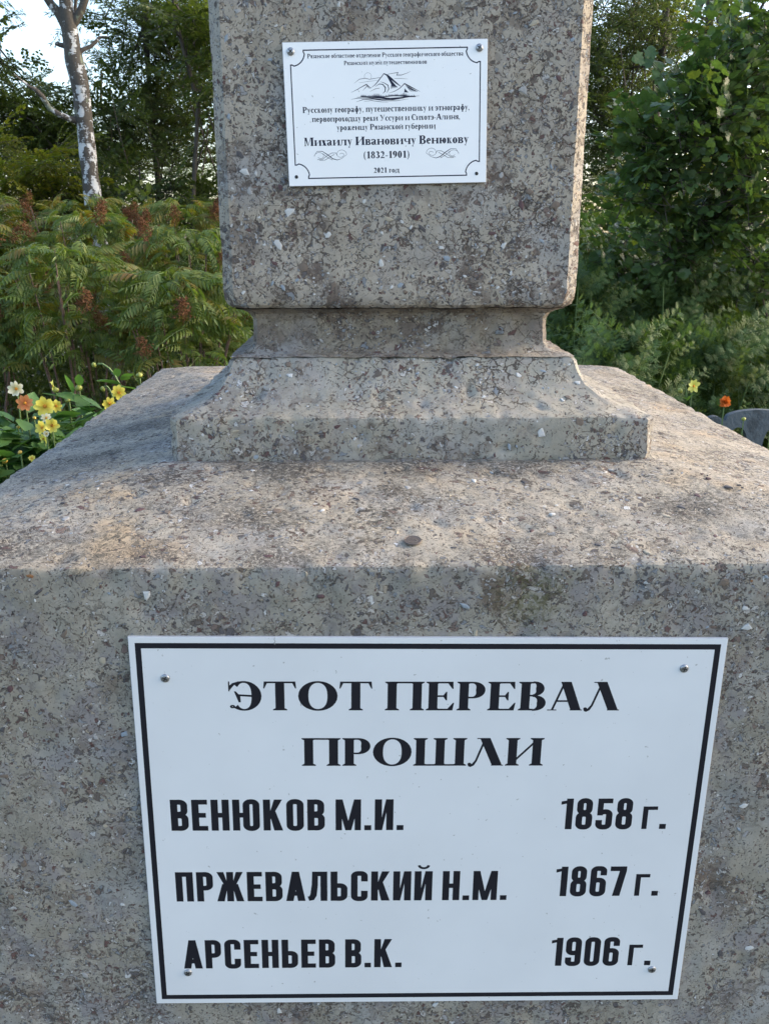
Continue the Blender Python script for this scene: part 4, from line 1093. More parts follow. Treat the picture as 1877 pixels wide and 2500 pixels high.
def plume_mesh(r):
    m = MB(); L = .19
    m.tube([(0, 0, 0), (0, .01, L * .6), (0, .0, L)], [.002, .0015, .0008], 3, 0)
    pos = []
    for k in range(16):
        t = .12 + .85 * k / 16; a = k * 2.4; rr_ = .065 * (1 - t) + .012
        q = [Vector((0, 0, L * t)), Vector((math.cos(a) * rr_, math.sin(a) * rr_, L * t + rr_ * .7))]
        m.tube(q, .0009, 3, 0)
        for j in range(22):
            p = q[0].lerp(q[1], .15 + .9 * r.random()) + Vector((r.gauss(0, .008), r.gauss(0, .008), r.gauss(0, .008))); pos.append(tuple(p))
    n_ = len(pos)
    V, F = cloud(*tpl_simple(.9, .3, .3), np.array(pos), np.array([(r.uniform(-1, 1), r.uniform(-1, 1), r.uniform(-.3, 1)) for _ in range(n_)]), np.array([(r.uniform(-1, 1), r.uniform(-1, 1), 1) for _ in range(n_)]), np.array([r.uniform(.008, .016) for _ in range(n_)]))
    b = len(m.v); m.v.extend(map(tuple, V)); m.f.extend([tuple(b + i for i in f) for f in F.tolist()]); m.m.extend([0] * (len(m.f) - len(m.m)))
    return m.mesh('seed_head', [M_RUST])
PLUME = [plume_mesh(lr) for _ in range(4)]

def feather_shrub(x, y, h, rad, nfr, npl, yel, label, lowz=0.95):
    root = empty('feathery_shrub', (x, y, 0))
    tag(root, label, 'shrub', 'feathery shrubs with rusty seed heads')
    tips = []
    for k in range(9):
        a = lr.uniform(0, 6.283); q = rad * lr.uniform(.25, .95); b = Vector((math.cos(a) * .12, math.sin(a) * .12, 0)); t = Vector((math.cos(a) * q, math.sin(a) * q, h * lr.uniform(.78, .98)))
        mid = b.lerp(t, .5) + Vector((-math.cos(a) * .05, -math.sin(a) * .05, .05))
        m = MB(); m.tube([b, b.lerp(mid, .5) + Vector((.01, .01, 0)), mid, mid.lerp(t, .5) + Vector((0, 0, .03)), t], [.008, .007, .006, .005, .003], 5)
        m.build('stem', [M_STEMR], root); tips.append((mid, t))
    for k in range(int(nfr * 1.75)):
        a = lr.uniform(0, 6.283)
        # favour the dome surface
        u = lr.random(); z = lowz + (h - lowz) * (1 - (1 - u) ** 1.4) ; q = rad * math.sqrt(max(0.02, 1 - ((z - lowz) / (h - lowz + .12)) ** 2.2)) * lr.uniform(.55, 1.0)
        p = Vector((math.cos(a) * q, math.sin(a) * q, z)); d = Vector((math.cos(a + lr.uniform(-.6, .6)), math.sin(a + lr.uniform(-.6, .6)), lr.uniform(-.2, .9)))
        me = lr.choice(FR_Y if lr.random() < yel else FR_G)
        inst('leaf_frond', me, root, None, mat4=orient(d, lr.uniform(-.9, .9), p - d.normalized() * .1, lr.uniform(.65, 1.1)))
    for k in range(npl):
        a = lr.uniform(-2.9, 0.2); z = h - .12 - lr.random() ** 1.1 * (h - lowz) * .75; q = rad * math.sqrt(max(0.03, 1 - ((z - lowz) / (h - lowz + .12)) ** 2)) * .9
        d = Vector((math.cos(a) * .5, math.sin(a) * .5, 1)); M = orient(d, lr.uniform(0, 6), Vector((math.cos(a) * q, math.sin(a) * q, z)), lr.uniform(.55, 1.0))
        M = M @ Matrix.Rotation(R(90), 4, 'Y')
        inst('seed_head', lr.choice(PLUME), root, None, mat4=M)
    return root
FS = [
    # x, y, h, rad, fronds, plumes, yellow share, label
    (-1.02, 5.0, 1.42, .42, 160, 4, .15, 'feathery green shrub next to the pillar foot, with rusty seed heads low down'),
    (-1.62, 5.1, 1.56, .45, 160, 3, .12, 'feathery green shrub in the front row behind the tall drooping dahlia bud'),
    (-2.25, 5.2, 1.40, .45, 160, 2, .2, 'feathery shrub in the front row at the left edge, dark stems below'),
    (-2.95, 5.4, 1.50, .50, 90, 3, .2, 'feathery shrub just beyond the left edge of the flower bed'),
    (-1.15, 6.0, 1.66, .50, 150, 12, .15, 'feathery shrub whose rusty plumes touch the left side of the pillar'),
    (-1.85, 6.3, 1.76, .50, 150, 12, .15, 'feathery shrub in the middle row, directly below the birch trunk'),
    (-2.60, 6.1, 1.68, .52, 150, 14, .5, 'yellowing feathery shrub in the middle row at far left with rusty plumes'),
    (-3.35, 6.4, 1.74, .5, 70, 4, .4, 'yellowing feathery shrub beyond the left edge, middle row'),
    (-1.35, 7.1, 1.86, .52, 120, 14, .35, 'tallest feathery shrub right of the birch foot with upright brown plumes'),
    (-2.15, 7.2, 1.88, .52, 120, 14, .45, 'feathery shrub in the rear row screening the birch foot'),
    (-2.95, 7.3, 1.92, .55, 120, 14, .5, 'brownish yellow feathery shrub in the rear row at far left'),
    (-0.35, 6.2, 1.60, .55, 60, 2, .12, 'feathery shrub hidden behind the pillar'),
]
for a in FS: feather_shrub(*a)

# ------------------------------------------------------------------ trees
def limb_path(a, b, r, k=5, wob=.06):
    L = (b - a).length; pts = []
    for i in range(k + 1):
        t = i / k; p = a.lerp(b, t)
        if 0 < i < k: p += Vector((r.uniform(-wob, wob), r.uniform(-wob, wob), r.uniform(-wob, wob) + .08 * math.sin(t * 3.14))) * L
        pts.append(p)
    return pts

def at(px, py, Y):
    """point at depth Y along the direction of a spot in the 1661x2212 layout sketch"""
    p = R(17.3); a = R(-1.3); x = (px - 830.5) / 1920; y = (py - 1106) / 1920
    d = Vector((x, math.cos(p) - y * math.sin(p), -math.sin(p) - y * math.cos(p)))
    d = Matrix.Rotation(a, 3, 'Z') @ d
    return CAM_LOC + d * (Y / d.y)

SPR = {
    'willow': [spray('leafy_branch', tpl_simple(.22), L_WILLOW, M_TWIGD, .85, 240, .062, .45, lr, 7, .3, .4) for _ in range(4)],
    'dark': [spray('leafy_branch', tpl_round(.75), L_DARK, M_TWIGD, .75, 170, .046, .45, lr, 6, .15, .4) for _ in range(4)],
    'yellow': [spray('leafy_branch', tpl_round(.6), L_YEL, M_TWIG, .75, 150, .055, .45, lr, 6, .2, .4) for _ in range(3)],
    'lobed': [spray('leafy_branch', tpl_lobed(), L_LOBED, M_TWIGD, .50, 26, .062, .42, lr, 4, .2, .35, rad=.003) for _ in range(5)],
    'fine': [spray('leafy_branch', tpl_simple(.3), L_DARK, M_TWIGD, .8, 230, .045, .45, lr, 8, .2, .4) for _ in range(4)],
    'yfine': [spray('leafy_branch', tpl_simple(.4), L_YEL, M_TWIG, .8, 200, .05, .45, lr, 8, .2, .4) for _ in range(3)],
}
def tree(name, label, base, top, trad, lobes, kinds, bark=None, cat='tree', nlimb=7, group=None, sprayscale=1.0, lean=None):
    """lobes: (centre world, radii, count). kinds: list of spray kinds"""
    base = Vector(base); top = Vector(top)
    root = empty(name, base)
    tag(root, label, cat, group)
    m = MB(); pts = limb_path(Vector((0, 0, -.1)), top - base, lr, 7, .02)
    m.tube(pts, [trad * (1 - .75 * i / 7) for i in range(8)], 9); m.build('trunk', [bark or M_BARK], root, smooth=True)
    for c, rad, cnt in lobes:
        c = Vector(c) - base
        for k in range(max(2, min(nlimb, cnt // 6))):
            t = lr.uniform(.25, .8); i = int(t * 7); s = pts[i].lerp(pts[i + 1], t * 7 - i)
            e = c + Vector((lr.uniform(-.7, .7) * rad[0], lr.uniform(-.7, .7) * rad[1], lr.uniform(-.7, .7) * rad[2]))
            q = limb_path(s, e, lr, 5, .05)
            mm = MB(); rr_ = trad * .30; mm.tube(q, [rr_ * (1 - .85 * i / 5) for i in range(6)], 5); mm.build('branch', [bark or M_BARK], root, smooth=True)
        for k in range(cnt):
            while True:
                o = Vector((lr.uniform(-1, 1), lr.uniform(-1, 1), lr.uniform(-1, 1)))
                if o.length < 1: break
            p = c + Vector((o.x * rad[0], o.y * rad[1], o.z * rad[2]))
            d = Vector((o.x + lr.uniform(-.5, .5), o.y + lr.uniform(-.5, .5), o.z * .5 + lr.uniform(-.1, .7)))
            if d.length < .1: d = Vector((1, 0, .3))
            s = lr.uniform(.7, 1.15) * sprayscale
            inst('leafy_branch', lr.choice(SPR[lr.choice(kinds)]), root, None, mat4=orient(d, lr.uniform(-.8, .8), p - d.normalized() * .35 * s, s))
    return root
def lobe(px, py, Y, rx, rz, cnt, ry=.5):
    """lobe centre and radii given by the spot it shows at, radii in metres"""
    return (at(px, py, Y), (rx, ry, rz), cnt)

# left of the pillar
tree('alder_tree', 'dark leafy tree at the top left edge, its ragged leaves cut out against white sky', (-4.9, 9.6, 0), (-4.7, 9.6, 5.6), .09,
     [lobe(-40, 90, 9.6, .45, .42, 14), lobe(40, 240, 9.6, .42, .28, 34), lobe(110, 320, 9.8, .38, .26, 30), lobe(-120, 150, 9.6, .7, .8, 26), lobe(-60, -120, 9.6, .8, .5, 14)], ['dark', 'dark', 'willow'])
tree('willow_tree', 'tall narrow-leaved tree with feathery foliage between the birch and the pillar', (-2.35, 10.2, 0), (-2.1, 10.2, 6.2), .04,
     [lobe(330, 60, 10.2, .50, .42, 40), lobe(420, 110, 10.2, .42, .60, 44), lobe(295, 250, 10.2, .42, .33, 36), lobe(400, 300, 10.2, .45, .30, 36), lobe(250, 330, 10.4, .3, .2, 16), lobe(380, -140, 10.2, .8, .5, 14)], ['willow', 'willow', 'dark'])
tree('alder_tree', 'darker round-leaved tree with thin slanting stems close behind the pillar\'s left side', (-1.45, 8.8, 0), (-1.75, 8.8, 5.4), .028,
     [lobe(440, 40, 8.8, .28, .38, 14), lobe(470, 210, 8.8, .25, .28, 9), lobe(400, 20, 8.8, .3, .2, 6), lobe(520, 100, 8.8, .4, .8, 20)], ['dark'])
tree('willow_bush', 'thin see-through thicket behind the birch, small bright gaps between its stems', (-3.4, 12.5, 0), (-3.3, 12.5, 3.6), .05,
     [lobe(230, 330, 12.5, .75, .26, 18), lobe(330, 350, 12.5, .6, .28, 16), lobe(120, 300, 12.5, .6, .30, 16), lobe(20, 330, 12.5, .8, .35, 20), lobe(430, 380, 12.5, .6, .3, 12)], ['fine', 'willow'])
tree('yellow_bush', 'yellow-green bush at the left edge above the feathery shrubs', (-3.7, 8.6, 0), (-3.6, 8.6, 2.3), .03,
     [lobe(40, 400, 8.6, .55, .24, 26), lobe(110, 350, 8.6, .22, .25, 9), lobe(-60, 380, 8.6, .5, .4, 14), lobe(60, 480, 8.6, .6, .25, 16)], ['yellow', 'yfine', 'yfine'], cat='bush')
tree('dark_bush', 'dark green bush filling the gap right of the birch trunk', (-2.1, 9.0, 0), (-2.1, 9.0, 2.2), .03,
     [lobe(290, 440, 9.0, .5, .26, 24), lobe(390, 420, 9.0, .4, .25, 20), lobe(450, 480, 9.0, .4, .3, 18)], ['fine', 'dark'], cat='bush')
tree('dark_bush', 'dark green bush directly left of the birch trunk behind the shrubs', (-3.0, 9.0, 0), (-3.0, 9.0, 2.1), .03,
     [lobe(150, 430, 9.0, .45, .24, 22), lobe(200, 480, 9.0, .4, .25, 14)], ['fine', 'dark'], cat='bush')
# behind the pillar, filling what the pillar hides
tree('alder_tree', 'dark tree standing directly behind the pillar', (0.4, 9.5, 0), (0.4, 9.5, 6), .09,
     [lobe(700, 100, 9.5, .8, .9, 26), lobe(1000, 100, 9.5, .9, .9, 26), lobe(850, 420, 9.5, 1.1, .5, 20)], ['dark', 'fine'])
# right of the pillar
tree('elm_tree', 'dense dark fine-leaved tree just right of the pillar at the top of the view', (2.6, 8.6, 0), (2.5, 8.6, 6.0), .045,
     [lobe(1300, 40, 8.6, .42, .42, 34), lobe(1400, 110, 8.6, .35, .40, 26), lobe(1290, 230, 8.6, .36, .36, 26), lobe(1360, 330, 8.6, .4, .3, 26), lobe(1310, 250, 8.8, .3, .35, 26), lobe(1330, 400, 8.8, .35, .2, 20), lobe(1240, 120, 8.6, .4, .7, 20)], ['fine', 'fine', 'willow'])
tree('maple_tree', 'near tree with broad lobed dark green leaves reaching in from the right edge', (3.1, 5.4, 0), (2.95, 5.4, 4.2), .045,
     [lobe(1520, 230, 5.2, .42, .26, 46, .3), lobe(1620, 330, 5.3, .36, .36, 40, .3), lobe(1430, 330, 5.3, .28, .24, 26, .3), lobe(1600, 90, 5.3, .34, .26, 24, .3), lobe(1560, 450, 5.4, .36, .22, 26, .3), lobe(1720, 200, 5.4, .4, .7, 30, .3), lobe(1380, 420, 5.4, .26, .2, 12, .25), lobe(1480, 500, 5.5, .34, .2, 26, .25), lobe(1620, 560, 5.8, .4, .22, 28, .3), lobe(1350, 540, 5.9, .3, .22, 20, .25), lobe(1500, 600, 6.0, .4, .2, 24, .3)], ['lobed'], nlimb=2)
tree('backlit_tree', 'tree behind the lobed leaves at the upper right, its backlit glow painted yellow-green', (4.2, 11.5, 0), (4.0, 11.5, 6.5), .08,
     [lobe(1480, 40, 11.5, .75, .55, 38), lobe(1400, 180, 11.5, .5, .4, 16), lobe(1600, 200, 11.5, .7, .6, 20), lobe(1500, 420, 11.5, .9, .5, 34), lobe(1640, 470, 11.0, .6, .4, 20)], ['yellow', 'yfine'])  # yellow leaf colour stands in for light coming through this crown
tree('elm_tree', 'tall dark tree at the far right with bright gaps of sky in its crown', (5.6, 12.5, 0), (5.5, 12.5, 6.5), .09,
     [lobe(1620, 120, 12.5, .8, .8, 26), lobe(1500, 260, 12.5, .9, .5, 26), lobe(1340, 200, 12.8, .6, .7, 20), lobe(1750, 150, 12.5, .8, 1.1, 22), lobe(1400, 440, 12.8, 1.2, .4, 30), lobe(1600, 400, 12.8, 1.0, .5, 30)], ['fine', 'dark'])
tree('dark_bush', 'dark bush behind the weeds just right of the pillar', (2.2, 7.8, 0), (2.2, 7.8, 2.0), .03,
     [lobe(1310, 450, 7.8, .45, .3, 24), lobe(1420, 500, 7.8, .45, .25, 22), lobe(1560, 520, 7.8, .5, .25, 22), lobe(1680, 540, 7.8, .5, .3, 20)], ['fine', 'lobed'], cat='bush')

# the wood goes on beyond the right edge and shades the weeds
tree('elm_tree', 'broad dark tree beyond the right edge, nearer than the others', (5.4, 5.9, 0), (5.4, 5.9, 4.6), .09,
     [((5.5, 6.3, 2.6), (1.0, 1.1, .8), 45), ((5.6, 6.0, 1.5), (.9, 1.0, .6), 30)], ['lobed', 'fine', 'dark'], sprayscale=1.3)
tree('elm_tree', 'broad dark tree beyond the right edge, behind the nearer one', (6.4, 8.0, 0), (6.4, 8.0, 5.2), .09,
     [((6.9, 9.0, 3.0), (1.2, 1.2, 1.2), 60)], ['fine', 'dark'], sprayscale=1.4)

# the birch
def birch_mat():
    n = NT('birch_bark')
    P = n.n('TexCoord').outputs['Object']
    Pz = n.vmul(P, (1.0, 1.0, 0.75))
    a = n.noise(Pz, 13.0, 5.0, 0.62); b = n.noise(n.vmul(P, (1, 1, 5.0)), 22.0, 4.0)
    z = n.n('SeparateXYZ', {0: P}).outputs[2]
    up = n.rng(z, 1.8, 3.3, 0.02, -0.11)
    k = n.rng(n.math('ADD', a, n.math('MULTIPLY', n.math('SUBTRACT', b, 0.5), 0.25)), n.math('ADD', 0.49, up), n.math('ADD', 0.52, up))
    white = n.mix(b, (0.40, 0.41, 0.42), (0.56, 0.57, 0.58))
    dark = n.mix(n.noise(P, 50.0, 4.0), (0.03, 0.026, 0.022), (0.105, 0.092, 0.078))
    c = n.mix(k, white, dark)
    c = n.mix(n.rng(n.noise(P, 9.0, 3.0), .60, .66, 0, .6), c, (0.20, 0.24, 0.17))
    bp = n.n('Bump', {'Height': n.math('ADD', k, a), 'Strength': 0.7, 'Distance': 0.012}).outputs[0]
    return n.done(n.n('BsdfPrincipled', {'Base Color': c, 'Roughness': 0.85, 'Normal': bp}).outputs[0])
M_BIRCH = birch_mat()
BY = 8.0
bb = at(208, 470, BY); bb = Vector((bb.x + .02, BY, 0))
birch = empty('birch_tree', bb)
tag(birch, 'slender leaning birch with patchy black and white bark, forked at the top', 'tree')
tp = [Vector((0.03, 0, -.1)), Vector((.02, 0, .8))] + [at(x, y, BY) - bb for x, y in ((204, 455), (196, 380), (190, 330), (183.5, 268), (178, 215), (172, 178), (160, 130), (155, 100), (149, 60), (144, 25), (138, -40))]
sc_ = BY / 1920 * 1.01
m = MB(); fine = []
rad0 = [.10, .09, .076, .070, .068, .066, .070, .070, .070, .066, .062, .056, .045]
for i in range(len(tp) - 1):
    for j in range(4): t = j / 4; fine.append((tp[i].lerp(tp[i + 1], t), rad0[i] * (1 - t) + rad0[i + 1] * t))
fine.append((tp[-1], .06))
m.tube([p + Vector((noise.noise(p * 3) * .012, 0, 0)) for p, _ in fine], [r_ * (1 + .10 * noise.noise(p * 7)) for p, r_ in fine], 18); m.build('trunk', [M_BIRCH], birch, smooth=True)
def bbr(pts, rads):
    m = MB(); q = [at(x, y, BY + dy) - bb for x, y, dy in pts]; m.tube(q, rads, 8); m.build('branch', [M_BIRCH], birch, smooth=True)
bbr([(172, 262, 0), (150, 256, -.05), (128, 247, -.1), (108, 234, -.1), (92, 208, -.15), (76, 192, -.2), (66, 188, -.2), (30, 160, -.3)], [.034, .026, .024, .023, .021, .018, .012, .006])
bbr([(170, 116, 0), (180, 107, 0), (196, 101, .05), (206, 92, .05), (216, 81, .1), (224, 80, .1), (236, 79, .1)], [.022, .018, .016, .015, .013, .009, .004])
bbr([(140, 99, 0), (130, 97, 0), (122, 94, 0)], [.022, .018, .016])
bbr([(144, 60, 0), (128, 28, 0), (112, 10, 0), (95, -15, 0), (70, -60, 0), (50, -130, 0)], [.04, .038, .034, .03, .026, .02])
bbr([(150, 70, 0), (166, 40, 0), (178, 18, 0), (186, -5, 0), (200, -60, 0), (205, -140, 0)], [.036, .034, .032, .03, .028, .02])
bbr([(160, 42, .1), (163, 20, .1), (166, -8, .1)], [.018, .014, .011])
bbr([(138, -40, 0), (136, -90, 0), (140, -160, 0)], [.07, .05, .03])
for k in range(22):
    p = at(lr.uniform(-20, 330), lr.uniform(-330, -110), BY + lr.uniform(-.6, .6)) - bb
    d = Vector((lr.uniform(-1, 1), lr.uniform(-1, 1), lr.uniform(-.4, .4)))
    inst('leafy_branch', lr.choice(SPR['dark']), birch, None, mat4=orient(d, lr.uniform(-.8, .8), p, lr.uniform(.7, 1.0)))

# thin bare poles of the thicket, each a slender sapling
def sapling(px0, py0, px1, py1, Y, r0, label):
    a = at(px0, py0, Y); b = at(px1, py1, Y); d = (b - a); a2 = a - d * (a.z / max(d.z, .1))
    root = empty('sapling', (a2.x, Y, 0)); tag(root, label, 'sapling', 'slender stems in the thicket')
    m = MB(); o = Vector((a2.x, Y, 0)); m.tube([Vector((0, 0, 0)), (a - o), a.lerp(b, .5) + Vector((.02, 0, 0)) - o, b - o, b + d * .6 - o], [r0, r0 * .9, r0 * .75, r0 * .5, r0 * .2], 6); m.build('stem', [M_TWIG], root, smooth=True)
    for k in range(6):
        p = a.lerp(b, lr.uniform(.3, 1.3)) - o; dd = Vector((lr.uniform(-1, 1), lr.uniform(-.5, .5), lr.uniform(0, .8)))
        inst('leafy_branch', lr.choice(SPR['dark']), root, None, mat4=orient(dd, lr.uniform(-.8, .8), p, lr.uniform(.4, .6)))
for i, a in enumerate(((500, 400, 425, 180, 9.0, .014, 'slanting bare stem nearest the pillar, leaning left'), (470, 380, 380, 150, 9.3, .012, 'second slanting stem left of the one nearest the pillar'), (300, 470, 262, 300, 9.4, .010, 'upright thin stem between birch and pillar'),
                       (430, 420, 452, 240, 9.4, .009, 'thin stem crossing the slanting ones beside the pillar'), (370, 470, 335, 330, 9.2, .009, 'thin stem in the dark gap below the narrow-leaved tree'), (255, 450, 245, 330, 9.5, .008, 'thin stem just right of the birch trunk'),
                       (1380, 420, 1352, 200, 8.2, .011, 'pale thin stem right of the pillar among dark leaves'), (1590, 420, 1560, 300, 5.8, .006, 'thin pale twig stem at the right below the lobed leaves'))):
    sapling(*a)

# ------------------------------------------------------------------ weeds at the right
def shoot(mat, L, nleaf, ls, r, tip=None):
    m = MB(); pts = [Vector((L * t, .02 * math.sin(t * 4), .10 * L * math.sin(t * 2))) for t in (0, .33, .66, 1)]
    m.tube(pts, [.0035, .003, .002, .001], 4, 1)
    pos, dr, sz = [], [], []
    for k in range(nleaf):
        t = .08 + .92 * k / nleaf; f = t * 3; i = min(int(f), 2); p = pts[i].lerp(pts[i + 1], f - i); a = k * 2.4 + r.uniform(-.3, .3)
        d = Vector((.55, math.cos(a), math.sin(a))) + Vector((0, 0, r.uniform(-.2, .2))); pos.append(tuple(p)); dr.append(tuple(d)); sz.append(ls * (1.1 - .6 * t) * r.uniform(.8, 1.15))
    V, F = cloud(*tpl_cut(), np.array(pos), np.array(dr), np.array([(1, r.uniform(-.3, .3), r.uniform(-.3, .3)) for _ in pos]), np.array(sz))
    b = len(m.v); m.v.extend(map(tuple, V)); m.f.extend([tuple(b + i for i in f) for f in F.tolist()]); m.m.extend([0] * (len(m.f) - len(m.m)))
    return m.mesh('leafy_shoot', [mat, M_STEMG])
SH_G = [shoot(L_MUG, .38, 28, .095, lr) for _ in range(5)]
SH_Y = [shoot(L_MUGY, .34, 30, .060, lr) for _ in range(4)]
def weed(x, y, h, rad, cnt, yel, label, lowz=.25):
    root = empty('mugwort_bush', (x, y, 0)); tag(root, label, 'weed bush', 'cut-leaved weed bushes right of the monument')
    for k in range(8):
        a = lr.uniform(0, 6.28); q = rad * lr.uniform(.1, .8); m = MB(); t = Vector((math.cos(a) * q, math.sin(a) * q, h * lr.uniform(.7, .95)))
        m.tube([Vector((math.cos(a) * .05, math.sin(a) * .05, 0)), t * .5 + Vector((0, 0, .03)), t], [.006, .005, .003], 4); m.build('stem', [M_STEMG], root)
    for k in range(cnt):
        a = lr.uniform(0, 6.28); z = lowz + (h - lowz) * lr.random() ** .8; q = rad * math.sqrt(max(.03, 1 - ((z - lowz) / (h - lowz + .1)) ** 2.4)) * lr.uniform(.4, 1)
        p = Vector((math.cos(a) * q, math.sin(a) * q, z)); d = Vector((math.cos(a) * .8 + lr.uniform(-.4, .4), math.sin(a) * .8 + lr.uniform(-.4, .4), lr.uniform(.2, 1.1)))
        inst('leafy_shoot', lr.choice(SH_Y if lr.random() < yel else SH_G), root, None, mat4=orient(d, lr.uniform(0, 6), p - d.normalized() * .18, lr.uniform(.7, 1.1)))
WD = [
    (1.35, 4.6, 1.12, .42, 120, .25, 'low cut-leaved weed bush behind the right back corner of the plinth'),
    (1.95, 4.9, 1.10, .42, 120, .3, 'low cut-leaved weed bush behind the yellow flower at the right'),
    (2.60, 5.0, 1.05, .45, 110, .3, 'low weed bush behind the orange flower at the right edge'),
    (1.30, 5.6, 1.45, .45, 140, .4, 'pale feathery-topped weed bush beside the pillar neck'),
    (1.95, 5.7, 1.42, .45, 140, .15, 'dark blue-green weed bush in the middle row right of the monument'),
    (2.95, 6.1, 1.35, .42, 130, .25, 'weed bush in the middle row at the right edge'),
    (1.45, 6.7, 1.72, .45, 130, .3, 'tall weed bush in the back row touching the pillar\'s right edge'),
    (2.15, 6.8, 1.68, .50, 130, .25, 'tall weed bush in the back row below the lobed leaves'),
    (2.95, 7.0, 1.62, .50, 130, .2, 'tall weed bush in the back row at the right edge'),
    (3.70, 7.0, 1.62, .55, 60, .2, 'weed bush beyond the right edge, back row'),
    (3.40, 5.4, 1.25, .5, 60, .2, 'weed bush beyond the right edge, front row'),
    (0.55, 6.2, 1.30, .55, 50, .2, 'weed bush hidden behind the monument'),
]
for a in WD: weed(*a)

# ------------------------------------------------------------------ scalloped garden fence
M_FENCE = plain('blue_grey_concrete', (0.095, 0.115, 0.13), 0.85, bump=(60.0, 0.8, 0.006), blotch=0.7)
def fence_panel_mesh():
    W_, Hh_ = .50, .82
    def top(x):
        u = x / W_
        if .20 < u < .80: return Hh_ + .042 * math.sqrt(max(0, 1 - ((u - .5) / .30) ** 2))
        v = u if u < .5 else 1 - u
        return Hh_ - .01 + .022 * math.sin(math.pi * min(1, v / .20))
    holes = [(.19, .085), (.37 - .06, .085)]
    xs = [i * W_ / 50 for i in range(51)]
    V = []; F = []; t = .035
    # strips between holes, built as column quads so that two arched openings stay open
    def hole(x):
        for cx, hw_ in ((.165, .048), (.335, .048)):
            if abs(x - cx) < hw_:
                q = math.sqrt(1 - ((x - cx) / hw_) ** 2)
                return (.30 - .05 * q, .70 + .08 * q)
        return None
    def col(x0, x1, a0, a1, b0, b1):
        b = len(V)
        V.extend([(x0, -t / 2, a0), (x1, -t / 2, a1), (x1, -t / 2, b1), (x0, -t / 2, b0), (x0, t / 2, a0), (x1, t / 2, a1), (x1, t / 2, b1), (x0, t / 2, b0)])
        F.extend([(b, b + 1, b + 2, b + 3), (b + 5, b + 4, b + 7, b + 6), (b + 3, b + 2, b + 6, b + 7), (b + 1, b, b + 4, b + 5)])
    xs = sorted(set([round(x, 5) for x in xs] + [.117, .213, .287, .383]))
    for x0, x1 in zip(xs[:-1], xs[1:]):
        m_ = (x0 + x1) / 2; hm = hole(m_)
        if hm:
            h0 = hole(x0) or (.30, .70); h1 = hole(x1) or (.30, .70)
            col(x0, x1, 0, 0, h0[0], h1[0]); col(x0, x1, h0[1], h1[1], top(x0), top(x1))
            if not hole(x0) or not hole(x1):
                xe = x0 if not hole(x0) else x1; b = len(V)
                V.extend([(xe, -t / 2, .30), (xe, t / 2, .30), (xe, t / 2, .70), (xe, -t / 2, .73)]); F.append((b, b + 1, b + 2, b + 3))
        else: col(x0, x1, 0, 0, top(x0), top(x1))
    return raw_mesh('fence_panel', V, F, M_FENCE)
FP = fence_panel_mesh()
def fence(x0, y0, n_, dx, dy, z, label):
    root = empty('garden_fence', (x0, y0, z)); tag(root, label, 'fence', 'low scalloped garden fence')
    a = math.atan2(dy, dx)
    for k in range(n_): inst('fence_panel', FP, root, (dx * k, dy * k, 0), (0, 0, a))
fence(1.073, 4.05, 5, .502, 0, -.035, 'low blue-grey scalloped fence with arched openings right of the monument')
fence(-3.0, 4.05, 4, .502, 0, -.10, 'low blue-grey scalloped fence almost hidden by the dahlias at the left')

# ------------------------------------------------------------------ dahlias and other flowers
def petal_mat(name, a, b):
    n = NT(name)
    P = n.n('TexCoord').outputs['Object']; x = n.n('SeparateXYZ', {0: P}).outputs[0]
    c = n.mix(n.rng(x, 0.1, 0.9), a, b)
    bs = n.n('BsdfPrincipled', {'Base Color': c, 'Roughness': 0.55}); tr = n.n('BsdfTranslucent', {'Color': c})
    return n.done(n.n('MixShader', {0: 0.35, 1: bs.outputs[0], 2: tr.outputs[0]}).outputs[0])
PET = {'yellow': petal_mat('yellow_petal', (0.72, 0.50, 0.04), (0.80, 0.74, 0.14)), 'white': petal_mat('cream_petal', (0.66, 0.55, 0.22), (0.74, 0.73, 0.58)),
       'orange': petal_mat('salmon_orange_petal', (0.60, 0.16, 0.03), (0.66, 0.27, 0.10)), 'deep': petal_mat('deep_orange_petal', (0.55, 0.10, 0.01), (0.62, 0.17, 0.02)),
       'red': petal_mat('dark_red_petal', (0.25, 0.01, 0.01), (0.35, 0.02, 0.02)), 'lemon': petal_mat('lemon_petal', (0.45, 0.45, 0.05), (0.62, 0.64, 0.16))}
M_DISC = plain('orange_flower_disc', (0.60, 0.24, 0.02), 0.8, bump=(900.0, 0.8, 0.002))
M_BUD = plain('green_bud', (0.24, 0.27, 0.05), 0.5)
M_BUDY = plain('yellowing_bud', (0.50, 0.33, 0.05), 0.5)
def petal_mesh(mat, w=.42, cup=.1):
    V = []; F = []; rows = [(.12, .10), (.35, w * .38), (.6, w * .5), (.82, w * .42), (1.0, w * .12)]
    for i, (x, h_) in enumerate(rows):
        z = cup * x * x
        V += [(x, h_, z + .04), (x, 0, z), (x, -h_, z + .04)]
    for i in range(4): b = i * 3; F += [(b, b + 1, b + 4, b + 3), (b + 1, b + 2, b + 5, b + 4)]
    return raw_mesh('petal', V, F, mat, smooth=True)
PETM = {k: [petal_mesh(v, .60, .12), petal_mesh(v, .54, -.14), petal_mesh(v, .64, .28)] for k, v in PET.items()}
def dome_mesh(name, mat, r, h, n=10, k=4):
    V = [(r * math.cos(a * math.pi / 2 / k) * math.cos(2 * math.pi * j / n), r * math.cos(a * math.pi / 2 / k) * math.sin(2 * math.pi * j / n), h * math.sin(a * math.pi / 2 / k)) for a in range(k) for j in range(n)] + [(0, 0, h)]
    F = [(a * n + j, a * n + (j + 1) % n, (a + 1) * n + (j + 1) % n, (a + 1) * n + j) for a in range(k - 1) for j in range(n)] + [((k - 1) * n + j, (k - 1) * n + (j + 1) % n, k * n) for j in range(n)]
    return raw_mesh(name, V, F, mat, smooth=True)
